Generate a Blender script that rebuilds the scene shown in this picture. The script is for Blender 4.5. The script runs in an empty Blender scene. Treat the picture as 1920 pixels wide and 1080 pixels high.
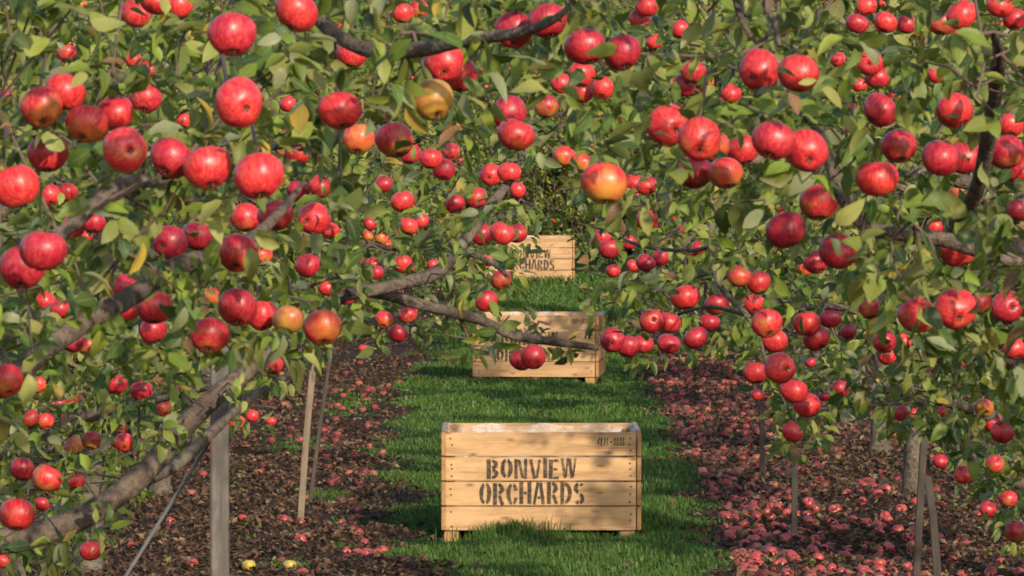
import bpy, math, random
import numpy as np
from mathutils import Vector, Matrix

random.seed(7)
rng = np.random.default_rng(7)
sc = bpy.context.scene
COL = sc.collection
PI = math.pi

# ------------------------------------------------------------------ camera, sky, sun, exposure
F = 11592.0                     # focal length in pixels of a 1920 wide frame
CAMZ = 2.42
PITCH = math.atan(315.0 / F)    # horizon at pixel row 225
cam_d = bpy.data.cameras.new('camera')
cam = bpy.data.objects.new('camera', cam_d)
COL.objects.link(cam)
cam.location = (0, 0, CAMZ)
cam.rotation_euler = (PI / 2 - PITCH, 0, 0)
cam_d.sensor_width = 36.0
cam_d.lens = F / 1920 * 36.0
cam_d.clip_start = 0.5
cam_d.clip_end = 2000
cam_d.dof.use_dof = True
cam_d.dof.focus_distance = 31.0
cam_d.dof.aperture_fstop = 42.0
sc.camera = cam

SUN_EL, SUN_AZ = math.radians(23), math.radians(25)     # azimuth: to the right of straight behind the camera
to_sun = Vector((math.sin(SUN_AZ) * math.cos(SUN_EL), -math.cos(SUN_AZ) * math.cos(SUN_EL), math.sin(SUN_EL)))
sun_d = bpy.data.lights.new('sun', 'SUN')
sun_d.energy = 3.1
sun_d.angle = math.radians(1.0)
sun_d.color = (1.0, 0.87, 0.69)
sun = bpy.data.objects.new('sun', sun_d)
COL.objects.link(sun)
sun.rotation_euler = to_sun.to_track_quat('Z', 'Y').to_euler()
sun.location = to_sun * 60
W = bpy.data.worlds.new("World")
sc.world = W
W.use_nodes = True
nt = W.node_tree
sky = nt.nodes.new('ShaderNodeTexSky')
sky.sky_type = 'NISHITA'
sky.sun_disc = False
sky.sun_elevation = SUN_EL
sky.sun_rotation = math.atan2(to_sun.x, to_sun.y)
bg = nt.nodes['Background']
bg.inputs['Strength'].default_value = 0.15
nt.links.new(sky.outputs[0], bg.inputs['Color'])
sc.view_settings.view_transform = 'Standard'
sc.view_settings.look = 'None'
sc.view_settings.gamma = 1.0
sc.view_settings.exposure = 0.86
sc.render.engine = 'CYCLES'
sc.cycles.max_bounces = 6
sc.cycles.diffuse_bounces = 3
sc.cycles.glossy_bounces = 2
sc.cycles.transmission_bounces = 4
sc.cycles.transparent_max_bounces = 8
sc.cycles.filter_width = 1.7
sc.cycles.sample_clamp_indirect = 6.0


def P(px, py, Y):
    """photo pixel (1920x1080) at distance Y along the ground -> world point"""
    xr, yr = (px - 960) / F, -(py - 540) / F
    d = Vector((xr, math.cos(PITCH) + yr * math.sin(PITCH), -math.sin(PITCH) + yr * math.cos(PITCH)))
    return Vector((0, 0, CAMZ)) + d * (Y / d.y)


def proj(p):
    """world points (N,3) -> photo pixels and depth"""
    p = np.atleast_2d(np.asarray(p, float))
    q = p - np.array([0, 0, CAMZ])
    dep = q[:, 1] * math.cos(PITCH) - q[:, 2] * math.sin(PITCH)
    up = q[:, 1] * math.sin(PITCH) + q[:, 2] * math.cos(PITCH)
    dep = np.maximum(dep, 1e-3)
    return 960 + F * q[:, 0] / dep, 540 - F * up / dep, dep


def ground_z(Y):
    return np.where(np.asarray(Y) > 57, 0.00055 * (np.asarray(Y) - 57.0) ** 2, 0.0)


def in_poly(px, py, poly):
    inside = np.zeros(len(px), bool)
    n = len(poly)
    for i in range(n):
        x0, y0 = poly[i]
        x1, y1 = poly[(i + 1) % n]
        c = ((y0 > py) != (y1 > py)) & (px < (x1 - x0) * (py - y0) / (y1 - y0 + 1e-9) + x0)
        inside ^= c
    return inside


# ------------------------------------------------------------------ node helpers and materials
def new_mat(name):
    m = bpy.data.materials.new(name)
    m.use_nodes = True
    t = m.node_tree
    b = t.nodes['Principled BSDF']
    return m, t, b


class N:
    def __init__(s, t):
        s.t = t

    def add(s, typ, **kw):
        n = s.t.nodes.new(typ)
        for k, v in kw.items():
            setattr(n, k, v)
        return n

    def link(s, a, b):
        s.t.links.new(a, b)

    def val(s, sock, v):
        if hasattr(v, 'is_output'):
            s.link(v, sock)
        else:
            sock.default_value = v

    def math(s, op, a, b=0.0, clamp=False):
        n = s.add('ShaderNodeMath', operation=op, use_clamp=clamp)
        s.val(n.inputs[0], a)
        s.val(n.inputs[1], b)
        return n.outputs[0]

    def mix(s, fac, a, b, blend='MIX'):
        n = s.add('ShaderNodeMix', data_type='RGBA', blend_type=blend)
        s.val(n.inputs[0], fac)
        for k, v in ((6, a), (7, b)):
            if isinstance(v, tuple) and len(v) == 3:
                v = v + (1,)
            s.val(n.inputs[k], v)
        return n.outputs[2]

    def ramp(s, fac, stops):
        n = s.add('ShaderNodeValToRGB')
        cr = n.color_ramp
        while len(cr.elements) < len(stops):
            cr.elements.new(0.5)
        for e, (p, c) in zip(cr.elements, stops):
            e.position = p
            e.color = (c if isinstance(c, tuple) else (c, c, c)) + (1,)
        s.val(n.inputs[0], fac)
        return n.outputs[0]

    def noise(s, vec, scale, detail=3.0, rough=0.55):
        n = s.add('ShaderNodeTexNoise')
        if vec is not None:
            s.link(vec, n.inputs['Vector'])
        n.inputs['Scale'].default_value = scale
        n.inputs['Detail'].default_value = detail
        n.inputs['Roughness'].default_value = rough
        return n.outputs['Fac']

    def mapping(s, vec, scale=(1, 1, 1), loc=None):
        n = s.add('ShaderNodeMapping')
        s.link(vec, n.inputs[0])
        n.inputs['Scale'].default_value = scale
        if loc is not None:
            s.val(n.inputs['Location'], loc)
        return n.outputs[0]

    def bump(s, h, strength, dist=0.01):
        n = s.add('ShaderNodeBump')
        s.link(h, n.inputs['Height'])
        n.inputs['Strength'].default_value = strength
        n.inputs['Distance'].default_value = dist
        return n.outputs[0]


def mat_leaf(name, trans=0.3, back=(0.21, 0.235, 0.075), rough=0.47, veins=False):
    m, t, b = new_mat(name)
    k = N(t)
    at = k.add('ShaderNodeAttribute', attribute_name='col')
    ge = k.add('ShaderNodeNewGeometry')
    tc = k.add('ShaderNodeTexCoord')
    nz = k.noise(tc.outputs['Object'], 60.0, 2)
    c1 = k.mix(k.math('MULTIPLY', nz, 0.35), at.outputs['Color'], (0.02, 0.035, 0.01))
    if veins:
        lv = k.add('ShaderNodeAttribute', attribute_name='luv')
        sv = k.add('ShaderNodeSeparateXYZ')
        k.link(lv.outputs['Vector'], sv.inputs[0])
        av_ = k.math('ABSOLUTE', sv.outputs['Y'])
        rib = k.ramp(av_, [(0.03, 0.55), (0.10, 0.0)])
        sw = k.math('FRACT', k.math('MULTIPLY', k.math('SUBTRACT', sv.outputs['X'], k.math('MULTIPLY', av_, 0.16)), 8.0))
        side = k.ramp(sw, [(0.0, 0.28), (0.14, 0.0), (0.9, 0.0), (1.0, 0.28)])
        c1 = k.mix(k.math('MAXIMUM', rib, side), c1, (0.24, 0.27, 0.10))
        blot = k.noise(tc.outputs['Object'], 21.0, 4, 0.7)
        c1 = k.mix(k.ramp(blot, [(0.62, 0.0), (0.74, 0.6)]), c1, (0.20, 0.11, 0.04))
        k.link(k.bump(k.math('MAXIMUM', rib, side), 0.5, 0.002), b.inputs['Normal'])
    under = k.mix(0.55, at.outputs['Color'], back)
    c = k.mix(ge.outputs['Backfacing'], c1, under)
    k.link(c, b.inputs['Base Color'])
    b.inputs['Roughness'].default_value = rough
    b.inputs['Specular IOR Level'].default_value = 0.32
    tr = k.add('ShaderNodeBsdfTranslucent')
    tcol = k.mix(0.6, at.outputs['Color'], (0.20, 0.26, 0.02))
    k.link(tcol, tr.inputs['Color'])
    mx = k.add('ShaderNodeMixShader')
    mx.inputs[0].default_value = trans
    k.link(b.outputs[0], mx.inputs[1])
    k.link(tr.outputs[0], mx.inputs[2])
    k.link(mx.outputs[0], t.nodes['Material Output'].inputs[0])
    return m


def mat_attr(name, rough=0.8, trans=0.0):
    m, t, b = new_mat(name)
    k = N(t)
    at = k.add('ShaderNodeAttribute', attribute_name='col')
    k.link(at.outputs['Color'], b.inputs['Base Color'])
    b.inputs['Roughness'].default_value = rough
    b.inputs['Specular IOR Level'].default_value = 0.25
    if trans:
        tr = k.add('ShaderNodeBsdfTranslucent')
        k.link(at.outputs['Color'], tr.inputs['Color'])
        mx = k.add('ShaderNodeMixShader')
        mx.inputs[0].default_value = trans
        k.link(b.outputs[0], mx.inputs[1])
        k.link(tr.outputs[0], mx.inputs[2])
        k.link(mx.outputs[0], t.nodes['Material Output'].inputs[0])
    return m


def mat_bark(name, a, c, lichen, sc_=1.0):
    m, t, b = new_mat(name)
    k = N(t)
    tc = k.add('ShaderNodeTexCoord')
    v = tc.outputs['Object']
    n1 = k.noise(v, 9 * sc_, 5, 0.65)
    n2 = k.noise(v, 38 * sc_, 4, 0.7)
    n3 = k.noise(v, 5 * sc_, 3)
    col = k.ramp(n1, [(0.32, a), (0.62, c)])
    col = k.mix(k.ramp(n2, [(0.45, 0.0), (0.7, 0.8)]), col, tuple(x * 0.4 for x in a))
    col = k.mix(k.ramp(n3, [(0.56, 0.0), (0.66, 0.6)]), col, lichen)
    k.link(col, b.inputs['Base Color'])
    b.inputs['Roughness'].default_value = 0.85
    b.inputs['Specular IOR Level'].default_value = 0.2
    h = k.math('ADD', n1, k.math('MULTIPLY', n2, 0.8))
    k.link(k.bump(h, 1.0, 0.02), b.inputs['Normal'])
    return m


def mat_apple(name, fallen=False):
    m, t, b = new_mat(name)
    k = N(t)
    tc = k.add('ShaderNodeTexCoord')
    oi = k.add('ShaderNodeObjectInfo')
    off = k.add('ShaderNodeCombineXYZ')
    r10 = k.math('MULTIPLY', oi.outputs['Random'], 37.0)
    k.link(r10, off.inputs[0])
    k.link(r10, off.inputs[1])
    v = k.mapping(tc.outputs['Object'], (1, 1, 1), off.outputs[0])
    blush = k.add('ShaderNodeAttribute', attribute_type='OBJECT', attribute_name='blush').outputs['Fac']
    tint = k.add('ShaderNodeAttribute', attribute_type='OBJECT', attribute_name='tint').outputs['Fac']
    big = k.noise(v, 24.0, 2)
    st = k.noise(k.mapping(tc.outputs['Object'], (9, 9, 1.4), off.outputs[0]), 22.0, 4, 0.7)
    fine = k.noise(v, 170.0, 3, 0.6)
    red = k.mix(tint, (0.24, 0.004, 0.022), (0.52, 0.008, 0.021))
    red2 = k.mix(tint, (0.46, 0.034, 0.036), (0.66, 0.085, 0.046))
    col = k.mix(k.ramp(st, [(0.42, 0.0), (0.64, 0.95)]), red, red2)
    dk = k.mix(k.ramp(big, [(0.5, 0.0), (0.75, 0.5)]), col, (0.19, 0.003, 0.014))
    # ground colour: yellow or green flesh side where the blush is missing
    sx = k.add('ShaderNodeSeparateXYZ')
    k.link(tc.outputs['Object'], sx.inputs[0])
    low = k.math('MULTIPLY', sx.outputs['Z'], -5.0)
    f = k.math('ADD', k.math('ADD', k.math('MULTIPLY', big, 1.0), low), k.math('MULTIPLY', st, 0.35))
    f = k.math('SUBTRACT', f, k.math('MULTIPLY', blush, 1.35))
    f = k.ramp(k.math('ADD', f, 0.48), [(0.25, 0.0), (0.75, 1.0)])
    yel = k.mix(k.noise(v, 14.0, 2), (0.40, 0.36, 0.05) if fallen else (0.56, 0.21, 0.025), (0.34, 0.30, 0.05))
    col = k.mix(k.math('MULTIPLY', f, 0.9), dk, yel)
    if fallen:
        col = k.mix(k.ramp(k.noise(v, 30, 3), [(0.52, 0.0), (0.75, 0.8)]), col, (0.12, 0.04, 0.025))
        col = k.mix(k.math('MULTIPLY', blush, 0.55, True), col, (0.18, 0.062, 0.040))
        b.inputs['Coat Weight'].default_value = 0.0
    vo = k.add('ShaderNodeTexVoronoi', feature='F1')
    k.link(v, vo.inputs['Vector'])
    vo.inputs['Scale'].default_value = 230.0
    col = k.mix(k.ramp(vo.outputs['Distance'], [(0.1, 0.30), (0.2, 0.0)]), col, (0.72, 0.36, 0.22))
    k.link(col, b.inputs['Base Color'])
    k.link(k.ramp(fine, [(0.3, 0.36), (0.7, 0.50)]), b.inputs['Roughness'])
    b.inputs['Specular IOR Level'].default_value = 0.42
    b.inputs['Sheen Weight'].default_value = 0.0
    b.inputs['Coat Weight'].default_value = 0.15
    b.inputs['Coat Roughness'].default_value = 0.3
    b.inputs['Sheen Tint'].default_value = (0.8, 0.75, 1.0, 1)
    if fallen:
        b.inputs['Roughness'].default_value = 0.6
    return m


def mat_wood(name, base, dark, grain_axis=0, rough=0.62, weather=None):
    m, t, b = new_mat(name)
    k = N(t)
    tc = k.add('ShaderNodeTexCoord')
    oi = k.add('ShaderNodeObjectInfo')
    off = k.add('ShaderNodeCombineXYZ')
    for i in range(3):
        k.link(k.math('MULTIPLY', oi.outputs['Random'], 11.0 + 7 * i), off.inputs[i])
    s = [9.0, 9.0, 9.0]
    s[grain_axis] = 0.55
    v = k.mapping(tc.outputs['Object'], tuple(s), off.outputs[0])
    wob = k.noise(k.mapping(tc.outputs['Object'], (2, 2, 2), off.outputs[0]), 2.0, 2)
    n1 = k.noise(v, 2.6, 6, 0.6)
    n2 = k.noise(v, 13.0, 3, 0.6)
    fac = k.math('ADD', k.math('MULTIPLY', n1, 0.75), k.math('MULTIPLY', n2, 0.3))
    col = k.ramp(fac, [(0.34, dark), (0.53, base), (0.78, tuple(min(1, x * 1.16) for x in base))])
    # knots: sparse dark ovals
    so = k.add('ShaderNodeSeparateXYZ')
    k.link(tc.outputs['Object'], so.inputs[0])
    cb = k.add('ShaderNodeCombineXYZ')
    oth = 2 if grain_axis != 2 else 0
    k.link(k.math('MULTIPLY', so.outputs[grain_axis], 2.6), cb.inputs[0])
    k.link(k.math('MULTIPLY', so.outputs[oth], 6.5), cb.inputs[1])
    va = k.add('ShaderNodeVectorMath', operation='ADD')
    k.link(cb.outputs[0], va.inputs[0])
    k.link(off.outputs[0], va.inputs[1])
    vo = k.add('ShaderNodeTexVoronoi', feature='F1', voronoi_dimensions='2D')
    k.link(va.outputs[0], vo.inputs['Vector'])
    vo.inputs['Scale'].default_value = 1.0
    kn = k.ramp(vo.outputs['Distance'], [(0.028, 0.92), (0.05, 0.5), (0.10, 0.0)])
    col = k.mix(kn, col, (0.14, 0.05, 0.018))
    col = k.mix(k.math('MULTIPLY', wob, 0.35), col, tuple(x * 0.72 for x in base))
    tone = k.math('ADD', k.math('MULTIPLY', oi.outputs['Random'], 0.3), 0.82)
    tn = k.add('ShaderNodeVectorMath', operation='SCALE')
    k.link(col, tn.inputs[0])
    k.link(tone, tn.inputs['Scale'])
    col = tn.outputs[0]
    dirt = k.noise(k.mapping(tc.outputs['Object'], (1.5, 1.5, 4), off.outputs[0]), 3.0, 5, 0.65)
    col = k.mix(k.ramp(dirt, [(0.44, 0.0), (0.70, 0.7)]), col, tuple(x * y for x, y in zip(base, (0.58, 0.55, 0.55))))
    if weather:
        col = k.mix(k.ramp(k.noise(k.mapping(tc.outputs['Object'], (3, 3, 1)), 7.0, 5, 0.7), [(0.42, 0.0), (0.62, 0.9)]), col, weather)
    k.link(col, b.inputs['Base Color'])
    b.inputs['Roughness'].default_value = rough
    b.inputs['Specular IOR Level'].default_value = 0.3
    k.link(k.bump(fac, 0.35, 0.004), b.inputs['Normal'])
    return m


def mat_plain(name, c, rough=0.7, metal=0.0):
    m, t, b = new_mat(name)
    k = N(t)
    tc = k.add('ShaderNodeTexCoord')
    n = k.noise(tc.outputs['Object'], 60.0, 3)
    k.link(k.mix(k.math('MULTIPLY', n, 0.5), c, tuple(x * 0.5 for x in c)), b.inputs['Base Color'])
    b.inputs['Roughness'].default_value = rough
    b.inputs['Metallic'].default_value = metal
    return m


def mat_ground():
    m, t, b = new_mat('orchard_ground')
    k = N(t)
    tc = k.add('ShaderNodeTexCoord')
    v = tc.outputs['Object']
    at = k.add('ShaderNodeAttribute', attribute_name='grassy')
    n1 = k.noise(v, 1.3, 5, 0.6)
    n2 = k.noise(v, 26.0, 5, 0.7)
    n3 = k.noise(v, 90.0, 3, 0.7)
    soil = k.ramp(n2, [(0.35, (0.020, 0.013, 0.010)), (0.55, (0.055, 0.032, 0.020)), (0.75, (0.115, 0.062, 0.034))])
    soil = k.mix(k.ramp(n3, [(0.55, 0.0), (0.75, 0.6)]), soil, (0.16, 0.085, 0.045))
    grass = k.ramp(n2, [(0.3, (0.010, 0.018, 0.005)), (0.7, (0.024, 0.050, 0.010))])
    fac = k.math('ADD', at.outputs['Fac'], k.math('MULTIPLY', k.math('SUBTRACT', n1, 0.5), 0.9))
    col = k.mix(k.ramp(fac, [(0.42, 0.0), (0.58, 1.0)]), soil, grass)
    k.link(col, b.inputs['Base Color'])
    b.inputs['Roughness'].default_value = 0.9
    b.inputs['Specular IOR Level'].default_value = 0.15
    k.link(k.bump(k.math('ADD', n2, n3), 1.0, 0.03), b.inputs['Normal'])
    return m


def mat_paint():
    m, t, b = new_mat('stencil_paint')
    k = N(t)
    tc = k.add('ShaderNodeTexCoord')
    n = k.noise(tc.outputs['Object'], 42.0, 5, 0.7)
    n2 = k.noise(k.mapping(tc.outputs['Object'], (3, 1, 26)), 9.0, 4, 0.6)
    b.inputs['Base Color'].default_value = (0.022, 0.018, 0.015, 1)
    b.inputs['Roughness'].default_value = 0.8
    tr = k.add('ShaderNodeBsdfTransparent')
    mx = k.add('ShaderNodeMixShader')
    n3 = k.noise(tc.outputs['Object'], 5.5, 2)
    n = k.math('ADD', n, k.math('MULTIPLY', k.math('SUBTRACT', n3, 0.5), 0.55))
    f = k.ramp(k.math('ADD', k.math('MULTIPLY', n, 0.6), k.math('MULTIPLY', n2, 0.4)), [(0.40, 1.0), (0.68, 0.25)])
    k.link(f, mx.inputs[0])
    k.link(tr.outputs[0], mx.inputs[1])
    k.link(b.outputs[0], mx.inputs[2])
    k.link(mx.outputs[0], t.nodes['Material Output'].inputs[0])
    return m


def mat_plastic():
    m, t, b = new_mat('clear_plastic_liner')
    k = N(t)
    tc = k.add('ShaderNodeTexCoord')
    n = k.noise(tc.outputs['Object'], 11.0, 4, 0.6)
    b.inputs['Base Color'].default_value = (0.75, 0.75, 0.74, 1)
    b.inputs['Roughness'].default_value = 0.18
    b.inputs['Specular IOR Level'].default_value = 0.7
    tr = k.add('ShaderNodeBsdfTransparent')
    mx = k.add('ShaderNodeMixShader')
    k.link(k.ramp(n, [(0.42, 0.08), (0.68, 0.5)]), mx.inputs[0])
    k.link(tr.outputs[0], mx.inputs[1])
    k.link(b.outputs[0], mx.inputs[2])
    k.link(k.bump(n, 0.8, 0.02), b.inputs['Normal'])
    k.link(mx.outputs[0], t.nodes['Material Output'].inputs[0])
    return m


M_LEAF = mat_leaf('apple_leaf', veins=True)
M_LEAF_FAR = mat_leaf('apple_leaf_distant', trans=0.35)
M_BARK = mat_bark('bark', (0.075, 0.054, 0.042), (0.165, 0.125, 0.092), (0.16, 0.155, 0.11))
M_TRUNK = mat_bark('trunk_bark', (0.06, 0.046, 0.034), (0.165, 0.135, 0.098), (0.14, 0.14, 0.095))
M_TWIG = mat_plain('twig_bark', (0.12, 0.075, 0.055), 0.8)
M_APPLE = mat_apple('apple_skin')
M_FALLEN = mat_apple('fallen_apple_skin', True)
M_STEM = mat_plain('apple_stem', (0.10, 0.06, 0.03), 0.8)
M_CALYX = mat_plain('apple_calyx', (0.07, 0.045, 0.02), 0.9)
M_WOOD = mat_wood('pine_plank', (0.46, 0.28, 0.13), (0.21, 0.10, 0.04))
M_WOOD_SIDE = mat_wood('pine_side', (0.40, 0.21, 0.08), (0.22, 0.10, 0.035), grain_axis=1)
M_POST = mat_wood('weathered_stake', (0.15, 0.13, 0.11), (0.04, 0.034, 0.028), grain_axis=2, weather=(0.075, 0.068, 0.06))
M_POLE = mat_wood('brown_stake', (0.055, 0.042, 0.031), (0.022, 0.017, 0.013), grain_axis=2)
M_PALE = mat_wood('pale_brown_pole', (0.22, 0.165, 0.11), (0.10, 0.07, 0.045), grain_axis=2)
M_GROUND = mat_ground()
M_PAINT = mat_paint()
M_PLASTIC = mat_plastic()
M_NAIL = mat_plain('rusty_nail', (0.045, 0.03, 0.025), 0.6, 0.6)
M_WIRE = mat_plain('grey_cord', (0.30, 0.285, 0.27), 0.6)
M_GRASS = mat_attr('grass_blade', 0.55, 0.25)
M_LITTER = mat_attr('dead_leaf', 0.8, 0.1)


# ------------------------------------------------------------------ mesh helpers
def mesh_np(name, verts, faces, mats, col=None, midx=None, smooth=True):
    """faces: list of int arrays (n,k)"""
    me = bpy.data.meshes.new(name)
    verts = np.asarray(verts, np.float32)
    me.vertices.add(len(verts))
    me.vertices.foreach_set('co', verts.ravel())
    tot = sum(len(f) for f in faces)
    loops = np.concatenate([np.asarray(f, np.int32).ravel() for f in faces])
    cnt = np.concatenate([np.full(len(f), np.asarray(f).shape[1], np.int32) for f in faces])
    start = np.concatenate([[0], np.cumsum(cnt)[:-1]]).astype(np.int32)
    me.loops.add(len(loops))
    me.loops.foreach_set('vertex_index', loops)
    me.polygons.add(tot)
    me.polygons.foreach_set('loop_start', start)
    me.polygons.foreach_set('loop_total', cnt)
    if midx is not None:
        me.polygons.foreach_set('material_index', np.concatenate([np.full(len(f), i, np.int32) for f, i in zip(faces, midx)]))
    me.polygons.foreach_set('use_smooth', np.full(tot, smooth))
    for m in (mats if isinstance(mats, (list, tuple)) else [mats]):
        me.materials.append(m)
    me.update(calc_edges=True)
    if col is not None:
        a = me.attributes.new('col', 'FLOAT_COLOR', 'POINT')
        c = np.ones((len(verts), 4), np.float32)
        c[:, :3] = col
        a.data.foreach_set('color', c.ravel())
    return me


def link(name, me, parent=None):
    o = bpy.data.objects.new(name, me)
    COL.objects.link(o)
    if parent is not None:
        o.parent = parent
    return o


def empty(name, loc=(0, 0, 0), rz=0.0):
    o = bpy.data.objects.new(name, None)
    o.empty_display_size = 0.1
    COL.objects.link(o)
    o.location = loc
    o.rotation_euler = (0, 0, rz)
    return o


def tag(o, label=None, cat=None, group=None, kind=None):
    if label:
        o['label'] = label
    if cat:
        o['category'] = cat
    if group:
        o['group'] = group
    if kind:
        o['kind'] = kind
    return o


def smooth_path(pts, rad, n=6):
    """Catmull-Rom resample"""
    p = [np.array(q, float) for q in pts]
    p = [2 * p[0] - p[1]] + p + [2 * p[-1] - p[-2]]
    r = [rad[0]] + list(rad) + [rad[-1]]
    out, ro = [], []
    for i in range(1, len(p) - 2):
        for j in range(n):
            t = j / n
            a = 0.5 * ((2 * p[i]) + (-p[i - 1] + p[i + 1]) * t + (2 * p[i - 1] - 5 * p[i] + 4 * p[i + 1] - p[i + 2]) * t * t
                       + (-p[i - 1] + 3 * p[i] - 3 * p[i + 1] + p[i + 2]) * t ** 3)
            out.append(a)
            ro.append(r[i] * (1 - t) + r[i + 1] * t)
    out.append(p[-2])
    ro.append(r[-2])
    return np.array(out), np.array(ro)


def tube(pts, rad, sides=10, lump=0.0, seed=0):
    pts = np.asarray(pts, float)
    n = len(pts)
    rad = np.asarray(rad, float)
    g = np.random.default_rng(seed)
    tan = np.gradient(pts, axis=0)
    tan /= np.linalg.norm(tan, axis=1)[:, None] + 1e-9
    ref = np.array([0.3, 0.8, 0.52])
    a = np.cross(tan, ref)
    a /= np.linalg.norm(a, axis=1)[:, None] + 1e-9
    b = np.cross(tan, a)
    th = np.linspace(0, 2 * PI, sides, endpoint=False)
    rr = rad[:, None] * np.ones(sides)[None]
    if lump:
        ph = g.uniform(0, 6.28, 4)
        s = np.arange(n)[:, None]
        rr = rr * (1 + lump * (np.sin(s * 0.9 + 2 * th[None] + ph[0]) * 0.5 + np.sin(s * 2.1 - th[None] + ph[1]) * 0.4
                               + g.normal(0, 0.45, (n, sides)) * 0.6))
    V = pts[:, None] + rr[..., None] * (np.cos(th)[None, :, None] * a[:, None] + np.sin(th)[None, :, None] * b[:, None])
    V = V.reshape(-1, 3)
    V = np.vstack([V, pts[0] - tan[0] * rad[0] * 0.4, pts[-1] + tan[-1] * rad[-1] * 0.5])
    i, j = np.meshgrid(np.arange(n - 1), np.arange(sides), indexing='ij')
    j2 = (j + 1) % sides
    q = np.stack([i * sides + j, i * sides + j2, (i + 1) * sides + j2, (i + 1) * sides + j], -1).reshape(-1, 4)[:, ::-1]
    jj = np.arange(sides)
    jn = (jj + 1) % sides
    t1 = np.stack([np.full(sides, n * sides), jj, jn], -1)[:, ::-1]
    t2 = np.stack([np.full(sides, n * sides + 1), (n - 1) * sides + jn, (n - 1) * sides + jj], -1)[:, ::-1]
    return V, q, np.vstack([t1, t2])


def tubes_join(tl):
    V, Q, T, o = [], [], [], 0
    for v, q, t in tl:
        V.append(v)
        Q.append(q + o)
        T.append(t + o)
        o += len(v)
    return np.vstack(V), np.vstack(Q), np.vstack(T)


def bark_tube(name, pts, rad, parent, mat=None, sides=12, n=6, lump=0.10, seed=0):
    p, r = smooth_path(pts, rad, n)
    v, q, t = tube(p, r, sides, lump, seed)
    return link(name, mesh_np(name, v, [q, t], mat or M_BARK), parent), p, r


def box(cx, cy, cz, sx, sy, sz, bev=0.0):
    """bevelled box as verts / faces"""
    import bmesh
    bm = bmesh.new()
    bmesh.ops.create_cube(bm, size=1)
    for v in bm.verts:
        v.co = Vector((v.co.x * sx + cx, v.co.y * sy + cy, v.co.z * sz + cz))
    if bev:
        bmesh.ops.bevel(bm, geom=bm.edges[:], offset=bev, segments=2, affect='EDGES')
    return bm


def bm_link(name, bm, mat, parent=None, smooth=False):
    me = bpy.data.meshes.new(name)
    bm.to_mesh(me)
    bm.free()
    me.materials.append(mat)
    for p in me.polygons:
        p.use_smooth = smooth
    return link(name, me, parent)


# ------------------------------------------------------------------ leaves
GREENS = np.array([(0.112, 0.156, 0.016), (0.185, 0.205, 0.030), (0.056, 0.098, 0.014), (0.142, 0.190, 0.017), (0.225, 0.215, 0.056), (0.028, 0.056, 0.013)])


def leaf_cols(n, g, yellow=0.022, brown=0.015):
    c = GREENS[g.integers(0, len(GREENS), n)] * 1.15 * g.uniform(0.6, 1.35, (n, 1))
    u = g.random(n)
    y = u < yellow
    c[y] = np.array([0.46, 0.30, 0.045]) * g.uniform(0.7, 1.2, (y.sum(), 1))
    b = (u >= yellow) & (u < yellow + brown)
    c[b] = np.array([0.24, 0.11, 0.05]) * g.uniform(0.6, 1.2, (b.sum(), 1))
    p = (u > 0.93)
    c[p] = np.array([0.23, 0.24, 0.12]) * g.uniform(0.8, 1.2, (p.sum(), 1))
    return c


def norm(a):
    return a / (np.linalg.norm(a, axis=-1, keepdims=True) + 1e-9)


HI_ROWS = [(0.12, 0.50), (0.30, 0.92), (0.52, 1.0), (0.74, 0.72), (0.90, 0.33)]


def leaf_geo(pos, axis, nrm, L, Wd, curl, fold, col, g, hi=True):
    t = norm(axis)
    n = norm(nrm - (nrm * t).sum(-1, keepdims=True) * t)
    b = np.cross(n, t)
    K = len(pos)
    L_, W_ = L[:, None], Wd[:, None] * 0.5
    if hi:
        rows = HI_ROWS
        vs = [pos]
        tw = g.normal(0, 0.35, (K, 1))
        wav = g.normal(0, 0.16, (K, len(rows), 2))
        sid = g.normal(0, 0.12, (K, 1))
        uvs = [(0.0, 0.0)]
        for i, (u, w) in enumerate(rows):
            c = pos + t * (u * L_) * (1 - 0.25 * np.abs(curl[:, None]) * u) - n * (curl[:, None] * L_ * u * u) + b * (sid * L_ * u * u)
            for s in (-1, 0, 1):
                uvs.append((u, float(s)))
                if s == 0:
                    vs.append(c)
                else:
                    lift = W_ * w * (fold[:, None] + s * tw * u + wav[:, i, (s + 1) // 2][:, None])
                    vs.append(c + b * (s * W_ * w) * (1 - 0.2 * fold[:, None]) + n * lift)
        vs.append(pos + t * L_ * (1 - 0.25 * np.abs(curl[:, None])) - n * (curl[:, None] * L_) + b * (sid * L_))
        uvs.append((1.0, 0.0))
        leaf_geo.uv = np.tile(np.array([(u_, v_, 0.0) for u_, v_ in uvs], np.float32), (K, 1))
        nv = len(vs)
        V = np.stack(vs, 1).reshape(-1, 3)
        q, tr = [], [(0, 1, 2), (0, 2, 3)]
        for i in range(len(rows) - 1):
            a = 1 + 3 * i
            q += [(a, a + 3, a + 4, a + 1), (a + 1, a + 4, a + 5, a + 2)]
        a = 1 + 3 * (len(rows) - 1)
        tr += [(a, nv - 1, a + 1), (a + 1, nv - 1, a + 2)]
        q, tr = np.array(q), np.array(tr)
        base = (np.arange(K) * nv)[:, None, None]
        return V, (q[None] + base).reshape(-1, 4), (tr[None] + base).reshape(-1, 3), np.repeat(col, nv, 0)
    c = pos + t * (0.48 * L_) - n * (curl[:, None] * L_ * 0.1)
    V = np.stack([pos, c - b * W_ + n * W_ * fold[:, None], c, c + b * W_ + n * W_ * fold[:, None], pos + t * L_ - n * curl[:, None] * L_ * 0.6], 1)
    tr = np.array([(0, 1, 2), (0, 2, 3), (1, 4, 2), (2, 4, 3)])
    base = (np.arange(K) * 5)[:, None, None]
    return V.reshape(-1, 3), np.zeros((0, 4), int), (tr[None] + base).reshape(-1, 3), np.repeat(col, 5, 0)


SUNV = np.array(to_sun)


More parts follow.
